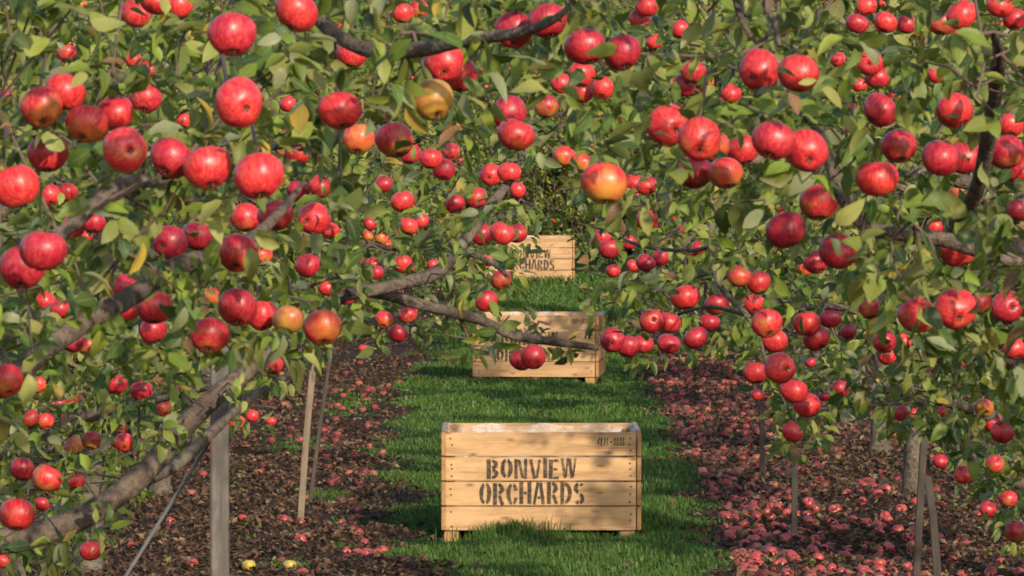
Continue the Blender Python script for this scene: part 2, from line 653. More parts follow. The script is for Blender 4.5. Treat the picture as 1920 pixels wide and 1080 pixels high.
def rosettes(spur, sdir, g, nmin=5, nmax=9, size=0.072):
    """leaves standing round each spur: returns pos, axis, normal, L, W"""
    cnt = g.integers(nmin, nmax + 1, len(spur))
    idx = np.repeat(np.arange(len(spur)), cnt)
    K = len(idx)
    d = norm(sdir)[idx]
    r = norm(g.normal(0, 1, (K, 3)))
    rad = norm(r - (r * d).sum(-1, keepdims=True) * d)
    axis = norm(rad + d * g.uniform(-0.1, 0.9, (K, 1)) + np.array([0, 0, -1.0]) * g.uniform(0.0, 0.65, (K, 1)))
    pos = spur[idx] + axis * g.uniform(0.008, 0.03, (K, 1)) + g.normal(0, 0.012, (K, 3))
    nr = np.array([0, 0, 0.75]) + SUNV * 0.5 + d * 0.3 + g.normal(0, 0.7, (K, 3))
    L = size * g.uniform(0.6, 1.28, K)
    Wd = L * g.uniform(0.40, 0.60, K)
    return pos, axis, nr, L, Wd


# ------------------------------------------------------------------ ground
def interp(Y, tab):
    t = np.array(tab, float)
    return np.interp(Y, t[:, 0], t[:, 1])


XL = [(0, -0.3), (30, -0.33), (33, -0.40), (36, -0.68), (42, -0.88), (50, -0.98), (57, -1.02), (68, -0.75), (80, -0.5), (100, -0.4), (400, -0.4)]
XR = [(0, 1.1), (33, 1.16), (36, 1.22), (42, 1.25), (50, 1.22), (57, 1.25), (68, 1.4), (80, 1.55), (100, 1.5), (400, 1.5)]
PATCH = [(-1.55, 45.5, 0.35, 1.6), (-1.45, 35.6, 0.18, 0.5), (-1.2, 33.6, 0.2, 0.6), (-1.2, 40.0, 0.22, 0.9), (-1.0, 37.6, 0.18, 0.6), (-1.35, 52, 0.3, 2.5), (-0.95, 34.8, 0.12, 0.3)]


def grassy(x, Y):
    w = np.sin(Y * 1.7) * 0.11 + np.sin(Y * 4.3 + 1 + 3 * x) * 0.10 + np.sin(Y * 9.1 + 5 * x) * 0.06 + np.sin(Y * 0.6 + x) * 0.06
    d = np.minimum(x - interp(Y, XL) + w, interp(Y, XR) - x + w * 0.8)
    v = np.clip(0.5 + d * 2.6, 0, 1)
    for cx, cy, rx, ry in PATCH:
        v = np.maximum(v, 0.75 - 0.5 * (((x - cx) / rx) ** 2 + ((Y - cy) / ry) ** 2))
    return np.clip(v, 0, 1)


def bumps(x, Y):
    b = 0.025 * np.sin(x * 3.1 + Y * 0.7) + 0.02 * np.sin(x * 6.3 - Y * 1.9) + 0.015 * np.sin(Y * 3.7 + x * 1.3)
    mound = 0.16 * np.exp(-((x - 2.15) / 0.5) ** 2 - ((Y - 37.6) / 1.3) ** 2) + 0.06 * np.exp(-((x - 2.3) / 0.8) ** 2 - ((Y - 43) / 2.5) ** 2)
    return b * 0.7 + mound + 0.03 * np.exp(-((x - 0.2) / 0.6) ** 2 - ((Y - 33.2) / 1.3) ** 2) - 0.028 * np.exp(-((x - 0.17) / 0.9) ** 2 - ((Y - 36.3) / 1.1) ** 2) - 0.022 * np.exp(-((x - 0.75) / 0.3) ** 2 - ((Y - 36.2) / 1.0) ** 2)


def gz(x, Y):
    return ground_z(Y) + np.where((Y > 25) & (Y < 75) & (np.abs(x) < 8), bumps(x, Y), 0.0)


def build_ground():
    xs = np.concatenate([np.linspace(-900, -40, 6), np.linspace(-25, -5, 9), np.linspace(-4.5, 4.5, 91), np.linspace(5, 25, 9), np.linspace(40, 900, 6)])
    ys = np.concatenate([np.linspace(-400, 0, 8), np.linspace(10, 28, 10), np.linspace(29, 62, 166), np.linspace(63, 140, 78), np.linspace(150, 400, 12), [600, 900]])
    X, Y = np.meshgrid(xs, ys, indexing='ij')
    Z = np.where(Y > 400, 0.00055 * (400 - 57.0) ** 2 + 0 * Y, ground_z(Y)) + np.where((Y > 25) & (Y < 75) & (np.abs(X) < 8), bumps(X, Y), 0)
    V = np.stack([X, Y, Z], -1).reshape(-1, 3)
    n, m = len(xs), len(ys)
    i, j = np.meshgrid(np.arange(n - 1), np.arange(m - 1), indexing='ij')
    q = np.stack([i * m + j, (i + 1) * m + j, (i + 1) * m + j + 1, i * m + j + 1], -1).reshape(-1, 4)
    me = mesh_np('ground', V, [q], M_GROUND)
    a = me.attributes.new('grassy', 'FLOAT', 'POINT')
    a.data.foreach_set('value', grassy(X, Y).ravel().astype(np.float32))
    tag(link('ground', me), kind='structure')


build_ground()

CRATE_BOXES = [(0.171, 36.6), (0.217, 57.7), (0.228, 80.6)]


def build_grass():
    g = np.random.default_rng(3)
    xs, ys = [], []
    for y0, y1, dens in ((29, 34, 2600), (34, 40, 2400), (40, 50, 1700), (50, 64, 1000), (64, 82.5, 600)):
        n = int((y1 - y0) * 3.6 * dens)
        xs.append(g.uniform(-1.9, 1.7, n))
        ys.append(g.uniform(y0, y1, n))
    x, y = np.concatenate(xs), np.concatenate(ys)
    v = grassy(x, y)
    clump = 0.5 + 0.5 * np.sin(x * 5 + 2 * np.sin(y * 1.3)) * np.sin(y * 2.2 + 1.7 * np.sin(x * 3))
    keep = g.random(len(x)) < np.clip((v - 0.38) * 3.0, 0, 1) * (0.55 + 0.45 * clump)
    for cx, cy in CRATE_BOXES:
        keep &= ~((np.abs(x - cx) < 0.56) & (np.abs(y - cy) < 0.55))
    for cx, cy in CRATE_BOXES[:2]:
        keep &= ~((np.abs(np.abs(x - cx) - 0.52) < 0.09) & (y < cy) & (y > cy - 0.95) & (g.random(len(x)) < 0.8))
    x, y, v, clump = x[keep], y[keep], v[keep], clump[keep]
    # taller tufts along the front foot of the first crate
    for cx, cy, sx, sy, n, hh in ((-0.03, 35.9, 0.13, 0.08, 420, 0.125), (0.14, 35.88, 0.12, 0.10, 260, 0.09), (0.5, 35.93, 0.10, 0.05, 120, 0.075), (0.1, 35.9, 0.3, 0.08, 420, 0.065), (0.2, 56.9, 0.45, 0.12, 900, 0.09), (0.2, 79.8, 0.5, 0.15, 700, 0.13)):
        tx, ty = g.normal(cx, sx, n), g.normal(cy, sy, n)
        ok = ty < cy + 0.09
        x, y = np.concatenate([x, tx[ok]]), np.concatenate([y, ty[ok]])
        v, clump = np.concatenate([v, np.full(ok.sum(), hh * 10)]), np.concatenate([clump, np.full(ok.sum(), 0.6)])
    K = len(x)
    h = np.where(v > 0.85, 0.038, 0.032) * g.uniform(0.6, 1.5, K) * (0.75 + 0.5 * clump)
    h = np.where(v > 1.0, v * 0.1 * g.uniform(0.55, 1.15, K), h)
    h = np.where((v <= 0.9), h * 0.75, h)
    h *= np.where(y > 64, 1.25, 1.0)
    wd = g.uniform(0.0022, 0.0045, K) * np.where(y > 50, 1.8, 1.0) * np.where(y > 64, 1.5, 1)
    a = g.uniform(0, 2 * PI, K)
    lean = g.uniform(0.1, 0.75, K)
    base = np.stack([x, y, gz(x, y) - 0.004], -1)
    d = np.stack([np.cos(a), np.sin(a), 0 * a], -1)
    s = np.stack([-np.sin(a), np.cos(a), 0 * a], -1)
    # blade faces turn at random, so widen along x mostly
    s = norm(s + np.array([0.8, 0, 0]) * np.sign(s[:, :1] + 1e-6))
    up = np.array([0, 0, 1.0])
    mid = base + up * (h * 0.6)[:, None] + d * (h * lean * 0.25)[:, None]
    tip = base + up * (h * (1 - 0.3 * lean))[:, None] + d * (h * lean)[:, None]
    w = wd[:, None]
    V = np.stack([base - s * w, base + s * w, mid + s * w * 0.75, mid - s * w * 0.75, tip], 1).reshape(-1, 3)
    b = np.arange(K) * 5
    q = np.stack([b, b + 1, b + 2, b + 3], -1)
    t = np.stack([b + 3, b + 2, b + 4], -1)
    c = np.array([0.049, 0.110, 0.017])[None] * g.uniform(0.7, 1.35, (K, 1))
    c[:, 0] *= g.uniform(0.7, 1.6, K)
    dry = g.random(K) < 0.04
    c[dry] = np.array([0.22, 0.19, 0.07]) * g.uniform(0.6, 1.1, (dry.sum(), 1))
    me = mesh_np('grass', V, [q, t], M_GRASS, col=np.repeat(c, 5, 0))
    tag(link('grass', me), 'short green grass growing along the alley between the tree rows', 'grass', kind='stuff')


build_grass()


def build_litter():
    g = np.random.default_rng(4)
    xs, ys = [], []
    for y0, y1, dens in ((28, 36, 1000), (36, 46, 750), (46, 62, 380), (62, 80, 120)):
        n = int((y1 - y0) * 8.4 * dens)
        xs.append(g.uniform(-4.2, 4.2, n))
        ys.append(g.uniform(y0, y1, n))
    x, y = np.concatenate(xs), np.concatenate(ys)
    v = grassy(x, y)
    keep = g.random(len(x)) < np.clip(1.02 - v * 1.25, 0.018, 1)
    keep &= np.abs(x) < y / F * 960 + 0.6
    x, y = x[keep], y[keep]
    K = len(x)
    pos = np.stack([x, y, gz(x, y) + g.uniform(0.0, 0.03, K)], -1)
    a = g.uniform(0, 2 * PI, K)
    axis = np.stack([np.cos(a), np.sin(a), g.normal(0.15, 0.35, K)], -1)
    nr = np.array([0, 0, 1.0]) + g.normal(0, 0.5, (K, 3))
    L = g.uniform(0.022, 0.058, K)
    pal = np.array([(0.095, 0.052, 0.028), (0.060, 0.033, 0.020), (0.13, 0.075, 0.045), (0.025, 0.017, 0.013), (0.10, 0.046, 0.025), (0.19, 0.125, 0.07), (0.036, 0.027, 0.02)])
    c = pal[g.choice(len(pal), K, p=[.24, .22, .13, .18, .1, .05, .08])] * g.uniform(0.7, 1.3, (K, 1))
    grn = g.random(K) < 0.02
    c[grn] = (0.12, 0.15, 0.03)
    V, q, t, cc = leaf_geo(pos, axis, nr, L, L * g.uniform(0.5, 0.7, K), g.uniform(-0.5, 0.5, K), g.uniform(0, 0.8, K), c, g, hi=False)
    me = mesh_np('leaf_litter', V, [t], M_LITTER, col=cc, smooth=False)
    tag(link('leaf_litter', me), 'brown dead leaves littering the bare soil under both tree rows', 'leaf litter', kind='stuff')


build_litter()


# ------------------------------------------------------------------ crates with stencilled lettering
def seg(x0, y0, x1, y1, th):
    dx, dy = x1 - x0, y1 - y0
    l = math.hypot(dx, dy)
    nx, ny = -dy / l * th / 2, dx / l * th / 2
    return [[(x0 - nx, y0 - ny), (x1 - nx, y1 - ny), (x1 + nx, y1 + ny), (x0 + nx, y0 + ny)]]


def arc(cx, cy, rx, ry, a0, a1, th, n=9):
    out = []
    for i in range(n):
        p = []
        for a in (a0 + (a1 - a0) * i / n, a0 + (a1 - a0) * (i + 1) / n):
            r = math.radians(a)
            p.append(((cx + rx * math.cos(r), cy + ry * math.sin(r)), (cx + (rx - th) * math.cos(r), cy + (ry - th * 0.8) * math.sin(r))))
        out.append([p[0][0], p[1][0], p[1][1], p[0][1]])
    return out


T = 0.195


def bar(x, y0=0.0, y1=1.0, th=T):
    return seg(x + th / 2, y0, x + th / 2, y1, th)


GLYPH = {
    'B': (0.56, bar(0) + arc(0.24, 0.745, 0.29, 0.255, -84, 86, T) + arc(0.24, 0.265, 0.31, 0.265, -86, 82, T)),
    'O': (0.58, arc(0.29, 0.5, 0.29, 0.5, 103, 257, T) + arc(0.29, 0.5, 0.29, 0.5, -77, 77, T)),
    'N': (0.60, bar(0, 0, 1, 0.15) + bar(0.45, 0, 1, 0.15) + seg(0.20, 0.97, 0.40, 0.03, 0.13)),
    'V': (0.58, seg(0.08, 1, 0.25, 0, 0.16) + seg(0.50, 1, 0.36, 0.05, 0.12)),
    'I': (0.17, bar(0)),
    'E': (0.48, bar(0) + seg(0.22, 0.935, 0.47, 0.935, 0.13) + seg(0.22, 0.5, 0.42, 0.5, 0.13) + seg(0.22, 0.065, 0.48, 0.065, 0.13)),
    'W': (0.74, seg(0.07, 1, 0.20, 0, 0.13) + seg(0.34, 1, 0.25, 0.08, 0.10) + seg(0.41, 1, 0.53, 0, 0.14) + seg(0.69, 1, 0.59, 0.08, 0.10)),
    'R': (0.56, bar(0) + arc(0.24, 0.73, 0.29, 0.27, -80, 86, T) + seg(0.30, 0.43, 0.47, 0.0, 0.16)),
    'C': (0.54, arc(0.30, 0.5, 0.30, 0.5, 103, 257, T) + arc(0.30, 0.5, 0.27, 0.5, 22, 80, T) + arc(0.30, 0.5, 0.27, 0.5, -80, -22, T)),
    'H': (0.56, bar(0) + bar(0.39) + seg(0.205, 0.5, 0.355, 0.5, 0.14)),
    'A': (0.60, seg(0.07, 0, 0.25, 1, 0.15) + seg(0.52, 0, 0.37, 1, 0.16) + seg(0.235, 0.30, 0.37, 0.30, 0.11)),
    'D': (0.56, bar(0) + arc(0.20, 0.5, 0.36, 0.5, -84, 84, T)),
    'S': (0.52, arc(0.26, 0.735, 0.26, 0.265, 35, 78, T) + arc(0.26, 0.735, 0.26, 0.265, 102, 262, T) + arc(0.26, 0.265, 0.26, 0.265, -78, 80, T) + arc(0.26, 0.265, 0.26, 0.265, -145, -102, T)),
    '4': (0.56, seg(0.07, 0.36, 0.28, 1.0, 0.13) + seg(0.0, 0.27, 0.30, 0.27, 0.12) + bar(0.36, 0, 1, 0.15)),
    '8': (0.52, arc(0.26, 0.745, 0.24, 0.255, 105, 255, 0.15) + arc(0.26, 0.745, 0.24, 0.255, -75, 75, 0.15) + arc(0.26, 0.26, 0.26, 0.26, 105, 255, 0.15) + arc(0.26, 0.26, 0.26, 0.26, -75, 75, 0.15)),
    '-': (0.36, seg(0.04, 0.45, 0.32, 0.45, 0.14)),
}


def lettering(text, x0, x1, z0, z1, y, parent, skew=0.0, sd=0):
    g = random.Random(sd)
    adv = sum(GLYPH[c][0] for c in text) + 0.085 * (len(text) - 1)
    s = (x1 - x0) / adv
    hs = z1 - z0
    V, Q, cx = [], [], 0.0
    for ci, c in enumerate(text):
        w, polys = GLYPH[c]
        jz = g.uniform(-0.03, 0.03) * hs
        for p in polys:
            b = len(V)
            for (u, v) in p:
                V.append((x0 + (cx + u) * s + v * skew * hs + g.gauss(0, 0.0007), y, z0 + v * hs + jz + (cx / adv) * 0.0 + g.gauss(0, 0.0007)))
            Q.append((b, b + 1, b + 2, b + 3))
        cx += w + 0.085
    me = mesh_np('lettering', V, [np.array(Q)], M_PAINT, smooth=False)
    return link('lettering', me, parent)


def crate(loc, rz, label, words=True, seed=0, number='48-88', shift=0.0):
    g = random.Random(seed)
    root = empty('wooden_crate', loc, rz)
    tag(root, label, 'crate', 'wooden apple crates along the grass alley')
    HW, D = 0.58, 1.16
    z0, ph, gap = 0.045, 0.1355, 0.009
    th = 0.022
    nails = []
    for side in ('front', 'back', 'left', 'right'):
        for i in range(4):
            zc = z0 + ph / 2 + i * (ph + gap)
            dz = g.uniform(-0.0015, 0.0015)
            hgt = ph + g.uniform(-0.002, 0.002)
            if side in ('front', 'back'):
                y = 0.0 if side == 'front' else D - th
                bm = box(0, 0, 0, 2 * HW - 0.05 + g.uniform(-.002, .002), th, hgt, 0.0025)
                o = bm_link('plank', bm, M_WOOD, root)
                o.location = (g.uniform(-.001, .001) + (0.0 if side == 'back' else -0.004), y + th / 2 + g.uniform(-0.001, 0.001), zc + dz)
                o.rotation_euler = (0, g.uniform(-0.0022, 0.0022), 0)
                if side == 'front':
                    for sx in (-1, 1):
                        for kz in (-0.038, -0.005, 0.034):
                            if g.random() < 0.15:
                                continue
                            nails.append((o, sx * (HW - 0.058) + g.uniform(-0.006, 0.006), kz + g.uniform(-.01, .01)))
            else:
                sx = -1 if side == 'left' else 1
                bm = box(0, 0, 0, 0.025, D - 0.004, hgt, 0.0025)
                o = bm_link('plank', bm, M_WOOD_SIDE, root)
                o.location = (sx * (HW - 0.0095), D / 2 + g.uniform(-.003, .001), zc + dz)
    for o, x, z in nails:
        import bmesh
        bm = bmesh.new()
        bmesh.ops.create_cone(bm, cap_ends=True, segments=8, radius1=0.0060, radius2=0.0050, depth=0.003)
        n = bm_link('nail', bm, M_NAIL, o)
        n.location = (x, -th / 2 - 0.0008, z)
        n.rotation_euler = (PI / 2, 0, 0)
    top = z0 + 4 * ph + 3 * gap
    for sx in (-1, 1):
        for y in (th + 0.027, D - th - 0.027):
            bm = box(sx * (HW - 0.05), y, z0 + (top - z0 - 0.03) / 2, 0.052, 0.05, top - z0 - 0.035, 0.003)
            bm_link('corner_post', bm, M_WOOD_SIDE, root)
    bmf = box(0, D / 2, z0 + 0.012, 2 * HW - 0.07, D - 2 * th - 0.01, 0.018)
    bm_link('floor_board', bmf, M_WOOD, root)
    for sx in (-0.98, 0.0, 0.94):
        bm = box(sx * (HW - 0.045), D / 2 - 0.01, (z0 - 0.07) / 2 - 0.003, 0.085, D - 0.06, z0 + 0.07 - 0.004, 0.003)
        bm_link('skid', bm, M_WOOD_SIDE, root)
    # loose clear plastic lining: follows the inside walls, folded over the rim at the corners
    n = 120
    V, Q = [], []
    xi, y0_, y1_ = HW - 0.03, th + 0.012, D - th - 0.012
    per = []
    for i in range(n):
        t = i / n * 4
        k, f = int(t), t - int(t)
        per.append([(-xi + 2 * xi * f, y0_), (xi, y0_ + (y1_ - y0_) * f), (xi - 2 * xi * f, y1_), (-xi, y1_ - (y1_ - y0_) * f)][k])
    rows = 6
    for i, (x, y) in enumerate(per):
        front = y < y0_ + 0.01
        side = abs(abs(x) - xi) < 1e-6
        rim = top + (0.006 if side else -0.012) + (0.012 * math.sin(i * 0.7) if not front else -0.02)
        for r in range(rows):
            f = r / (rows - 1)
            inw = 0.02 * f + 0.012 * math.sin(i * 1.3 + r * 2.1) * (0.2 + f) + g.uniform(0, 0.008)
            cx_, cy_ = x * (1 - inw), D / 2 + (y - D / 2) * (1 - inw)
            V.append((cx_, cy_, rim - f * 0.30 + g.uniform(-.004, .004)))
    for i in range(n):
        for r in range(rows - 1):
            a, b = i * rows + r, ((i + 1) % n) * rows + r
            Q.append((a, b, b + 1, a + 1))
    link('plastic_liner', mesh_np('plastic_liner', V, [np.array(Q)], M_PLASTIC), root)
    for sx in (-1, 1):
        V, Q = [], []
        nn = 14
        for i in range(nn):
            y = 0.02 + (D - 0.04) * i / (nn - 1)
            w = 0.012 * math.sin(i * 1.9 + sx)
            V += [(sx * (HW - 0.045), y, top - 0.03 + w), (sx * (HW - 0.022), y, top + 0.006 + abs(w) * 0.3), (sx * (HW + 0.004), y, top + 0.004 + abs(w) * 0.3), (sx * (HW + 0.007 + abs(w) * 0.2), y, top - 0.012 - abs(w))]
        for i in range(nn - 1):
            for r in range(3):
                a = i * 4 + r
                Q.append((a, a + 1, a + 5, a + 4))
        link('liner_flap', mesh_np('liner_flap', V, [np.array(Q)], M_PLASTIC), root)
    ys = -0.0035
    zr = lambda k: z0 + k * (ph + gap)
    if words:
        lettering('BONVIEW', -0.318 + shift, 0.205 + shift, zr(2) + 0.012, zr(2) + ph - 0.008, ys, root, 0.0, seed)
        lettering('ORCHARDS', -0.362 + shift, 0.252 + shift, zr(1) + 0.004, zr(1) + ph - 0.002, ys, root, -0.0, seed + 10)
    if number:
        lettering(number, 0.325, 0.485, zr(3) + 0.058, zr(3) + 0.108, ys, root, 0.03, 3)
    return root


crate((0.171, 36.02, -0.016), math.radians(0.3), 'nearest wooden crate with clear black stencilled lettering, standing whole on the grass', seed=1)
crate((0.217, 57.12, 0.0), math.radians(-4.0), 'middle wooden crate partly hidden behind a bough with two hanging red apples', seed=2)
crate((0.228, 80.0, float(ground_z(80.0))), math.radians(0.5), 'farthest wooden crate, half covered by foliage at the end of the alley', seed=3, shift=0.07, number=None)


# ------------------------------------------------------------------ stakes and cord
def stake(pts, w, d, mat, label, cat='stake', group=None, name='wooden_stake', cutoff=0.0):
    """a squared or split stake along pts (bottom to top) as one slightly irregular bar"""
    g = np.random.default_rng(len(label) * 7)
    if mat is M_POLE:
        w, d = w * 0.8, d * 0.8
    p, r = smooth_path(pts, [1.0] * len(pts), 6)
    n = len(p)
    V = []
    for i, q in enumerate(p):
        s = 1 + g.normal(0, 0.02)
        for (a, b) in ((-1, -0.82), (-0.82, -1), (0.82, -1), (1, -0.82), (1, 0.82), (0.82, 1), (-0.82, 1), (-1, 0.82)):
            V.append((q[0] + a * w / 2 * s + g.normal(0, w * 0.01), q[1] + b * d / 2 * s, q[2] + (g.normal(0, 0.006) if i == n - 1 else 0)))
    Q = [(i * 8 + j, i * 8 + (j + 1) % 8, (i + 1) * 8 + (j + 1) % 8, (i + 1) * 8 + j) for i in range(n - 1) for j in range(8)]
    o0 = p[0].copy()
    V = np.array(V) - o0
    me = mesh_np(name, V, [np.array(Q), np.array([[(n - 1) * 8 + j for j in range(8)], [7 - j for j in range(8)]])], mat, smooth=False)
    o = link(name, me)
    o.location = o0
    return tag(o, label, cat, group)


def down(px, py, Y, x=None):
    p = P(px, py, Y)
    return (p.x if x is None else x, Y, float(gz(np.array(p.x), np.array(float(Y)))) - 0.05)


sg = 'stakes supporting the apple trees'
stake([down(412, 1080, 17.5), P(412, 900, 17.5), P(412, 640, 17.5), P(413, 600, 17.5)], 0.052, 0.045, M_POST, 'thick weathered grey stake standing in front of the big left limb', group=sg)
stake([down(562, 960, 37.2), P(576, 800, 37.2), P(592, 640, 37.2)], 0.040, 0.04, M_PALE, 'thin pale pole left of the front crate, the lighter of two leaning together', group=sg)
stake([down(578, 960, 38.5), P(600, 800, 38.5), P(625, 630, 38.5)], 0.030, 0.03, M_POLE, 'thin dark pole leaning right beside the paler pole left of the crates', group=sg)
stake([down(1429, 905, 41.0), P(1429, 800, 41.0), P(1424, 690, 41.0)], 0.045, 0.04, M_POLE, 'short dark stake in the apple carpet, farther of the two right of the front crate', group=sg)
stake([down(1489, 1005, 36.0), P(1490, 900, 36.0), P(1491, 760, 36.0)], 0.044, 0.04, M_POLE, 'short dark stake in the apple carpet, nearer of the two right of the front crate', group=sg)
stake([down(1716, 1080, 30.5), P(1722, 1000, 30.5), P(1740, 700, 30.5)], 0.045, 0.04, M_POLE, 'brown stake leaning right at the lower right, left one of a crossed pair', group=sg)
stake([down(1762, 1080, 31.2), P(1752, 1000, 31.2), P(1738, 880, 31.2), P(1722, 700, 31.2)], 0.05, 0.04, M_POLE, 'split brown stake at the lower right, right one of a crossed pair', group=sg)
v, q, t = tube(*smooth_path([P(60, 1360, 18.2), P(239, 1075, 17.9), P(394, 825, 17.6)], [0.0055] * 3, 5), sides=6)
tag(link('guy_cord', mesh_np('guy_cord', v, [q, t], M_WIRE)), 'taut grey cord slanting up to the big left limb beside the weathered stake', 'cord')


# ------------------------------------------------------------------ generic orchard trees (rows behind)
def gen_tree(seed, zmin=1.0, leaves_per=16, twigs=18):
    g = np.random.default_rng(seed)
    tx, ty = g.normal(0, 0.06, 2)
    h0 = g.uniform(0.75, 1.0)
    trunk = ([(0, 0, -0.08), (0.01, 0, 0.12), (tx * 0.5, ty * 0.5, h0 * 0.55), (tx, ty, h0), (tx * 1.2, ty * 1.2, h0 + 0.5)], [0.11, 0.08, 0.068, 0.066, 0.05])
    limbs = []
    nl = 6
    a0 = g.uniform(0, 6.28)
    for i in range(nl):
        a = a0 + i * 2 * PI / nl + g.normal(0, 0.2)
        R = g.uniform(1.0, 1.55)
        H = g.uniform(0.7, 1.9) if i % 2 == 0 else g.uniform(1.3, 2.3)
        hs = h0 + g.uniform(-0.2, 0.35)
        pts = [(tx, ty, hs)]
        for f in (0.35, 0.7, 1.0):
            pts.append((tx + math.cos(a + g.normal(0, 0.1)) * R * f, ty + math.sin(a + g.normal(0, 0.1)) * R * f, hs + H * f ** 0.8 - 0.25 * f ** 3))
        limbs.append((pts, [0.048, 0.038, 0.026, 0.012]))
    limbs.append(([(tx, ty, h0 + 0.3), (tx + g.normal(0, .12), ty + g.normal(0, .12), h0 + 1.2), (tx + g.normal(0, .2), ty + g.normal(0, .2), h0 + 2.0), (tx + g.normal(0, .25), ty + g.normal(0, .25), h0 + 2.6)], [0.05, 0.038, 0.025, 0.01]))
    spur, sdir, tw = [], [], []
    lm = []
    for pts, rad in limbs:
        p, r = smooth_path(pts, rad, 6)
        lm.append((p, r))
        n = len(p)
        for k in range(twigs):
            i = int(g.uniform(0.22, 1.0) * (n - 1))
            st = p[i]
            out = norm(np.array([st[0] - tx, st[1] - ty, 0.0]) + 1e-4)
            d = norm(g.normal(0, 0.75, 3) + out * 0.5 + np.array([0, 0, 0.15]))
            Lt = g.uniform(0.25, 0.85)
            e1 = st + d * Lt * 0.5
            e2 = st + d * Lt + np.array([0, 0, -0.22 * Lt])
            if e2[2] < zmin:
                e2[2] = zmin + g.uniform(0, 0.25)
                e1[2] = max(e1[2], zmin)
            tw.append(tube(np.array([st, e1, e2]), [0.0055, 0.004, 0.002], 4))
            for m in range(int(4 + Lt * 8)):
                f = g.uniform(0.15, 1.05)
                s = (st * (1 - f) ** 2 + 2 * f * (1 - f) * e1 + f * f * e2) + g.normal(0, 0.05, 3)
                if s[2] < zmin:
                    continue
                spur.append(s)
                sdir.append(norm(d + g.normal(0, 0.6, 3)))
    if zmin < 0.8:                       # low hanging skirt of shoots
        for k in range(420):
            a, R = g.uniform(0, 6.28), g.uniform(0.45, 1.5)
            s = np.array([tx + R * math.cos(a), ty + R * math.sin(a), g.uniform(0.15, 1.5)])
            spur.append(s)
            sdir.append(norm(np.array([math.cos(a), math.sin(a), -0.3]) + g.normal(0, 0.5, 3)))
            tw.append(tube(np.array([s + np.array([-0.1 * math.cos(a), -0.1 * math.sin(a), 0.22]), s + np.array([0, 0, 0.1]), s]), [0.004, 0.003, 0.002], 4))
    spur, sdir = np.array(spur), np.array(sdir)
    pos, ax, nr, L, Wd = rosettes(spur, sdir, g, leaves_per - 3, leaves_per + 3, 0.068)
    K = len(pos)
    V, q, t, cc = leaf_geo(pos, ax, nr, L, Wd, g.uniform(0.0, 0.5, K), g.uniform(0.05, 0.5, K), leaf_cols(K, g), g, hi=False)
    tv, tq, tt = tubes_join(tw)
    nV = len(V)
    crown = mesh_np('crown', np.vstack([V, tv]), [t, tq + nV, tt + nV], [M_LEAF_FAR, M_TWIG], col=np.vstack([cc, np.full((len(tv), 3), 0.1)]), midx=[0, 1, 1], smooth=True)
    p, r = smooth_path(*trunk, 6)
    v, q, t = tube(p, r, 12, 0.12, seed)
    trm = mesh_np('trunk', v, [q, t], M_TRUNK)
    lms = []
    for i, (p, r) in enumerate(lm):
        v, q, t = tube(p, r, 8, 0.08, seed + i)
        lms.append(mesh_np('limb', v, [q, t], M_BARK))
    return dict(trunk=trm, limbs=lms, crown=crown, spur=spur)


VAR = [gen_tree(100 + i, zmin=1.08) for i in range(5)] + [gen_tree(200 + i, zmin=0.3, twigs=24) for i in range(4)]


def place_tree(x, Y, vi, rz, s, label, group):
    d = VAR[vi]
    root = empty('apple_tree', (x, Y, float(ground_z(Y))), rz)
    root.scale = (s, s, s)
    tag(root, label, 'tree', group)
    link('trunk', d['trunk'], root)
    for m in d['limbs']:
        link('limb', m, root)
    link('crown', d['crown'], root)
    c, sn = math.cos(rz), math.sin(rz)
    sp = d['spur'] * s
    return np.stack([sp[:, 0] * c - sp[:, 1] * sn + x, sp[:, 0] * sn + sp[:, 1] * c + Y, sp[:, 2] + float(ground_z(Y))], -1)


g_tr = np.random.default_rng(11)
FAR_SPURS = []
ORD = ['first', 'second', 'third', 'fourth', 'fifth', 'sixth', 'seventh', 'eighth', 'ninth', 'tenth', 'eleventh', 'twelfth', 'thirteenth', 'fourteenth']
left_Y = [28.2, 33.2, 39.5, 45.3, 51.0, 57.0, 63.2, 69.5, 76, 83, 90]
right_Y = [27.0, 32.5, 38.0, 43.5, 49.8, 55.5, 61.5, 68, 91]
for side, ys in (('left', left_Y), ('right', right_Y)):
    for i, Y in enumerate(ys):
        x = (-2.25 if side == 'left' else 2.68) + g_tr.normal(0, 0.12)
        if side == 'left' and Y == 76:
            x = -1.72                    # this one leans in over the alley
        lab = f'leafy apple tree in the {side} row, {ORD[i]} one counting back behind the foreground branches'
        FAR_SPURS.append(place_tree(x, Y, int(g_tr.integers(0, 5)) if Y < 64 else int(g_tr.integers(5, 9)), g_tr.uniform(0, 6.28), g_tr.uniform(0.96, 1.08), lab, f'apple trees of the {side} row'))
for row, Y in enumerate((86.5, 91.5, 97, 104, 113, 124)):
    half = Y * 0.0835 + 1.2
    xx = -half + g_tr.uniform(0, 1.5)
    if row == 0:
        xx = -8.2
    while xx < half:
        if True:
            FAR_SPURS.append(place_tree(xx, Y + g_tr.normal(0, 0.6), int(g_tr.integers(5, 9)), g_tr.uniform(0, 6.28), g_tr.uniform(0.98, 1.15), 'distant apple tree in the dense foliage closing off the end of the alley', 'apple trees closing off the far end'))
        xx += 2.1
for Y in (63, 70, 77, 84):
    for s in (-1, 1):
        x = s * 5.9 + 0.2
        FAR_SPURS.append(place_tree(x, Y, int(g_tr.integers(5, 9)), g_tr.uniform(0, 6.28), 1.05, f'apple tree of the next row out on the {"left" if s < 0 else "right"}, mostly hidden behind the alley row', f'apple trees of the outer {"left" if s < 0 else "right"} row'))

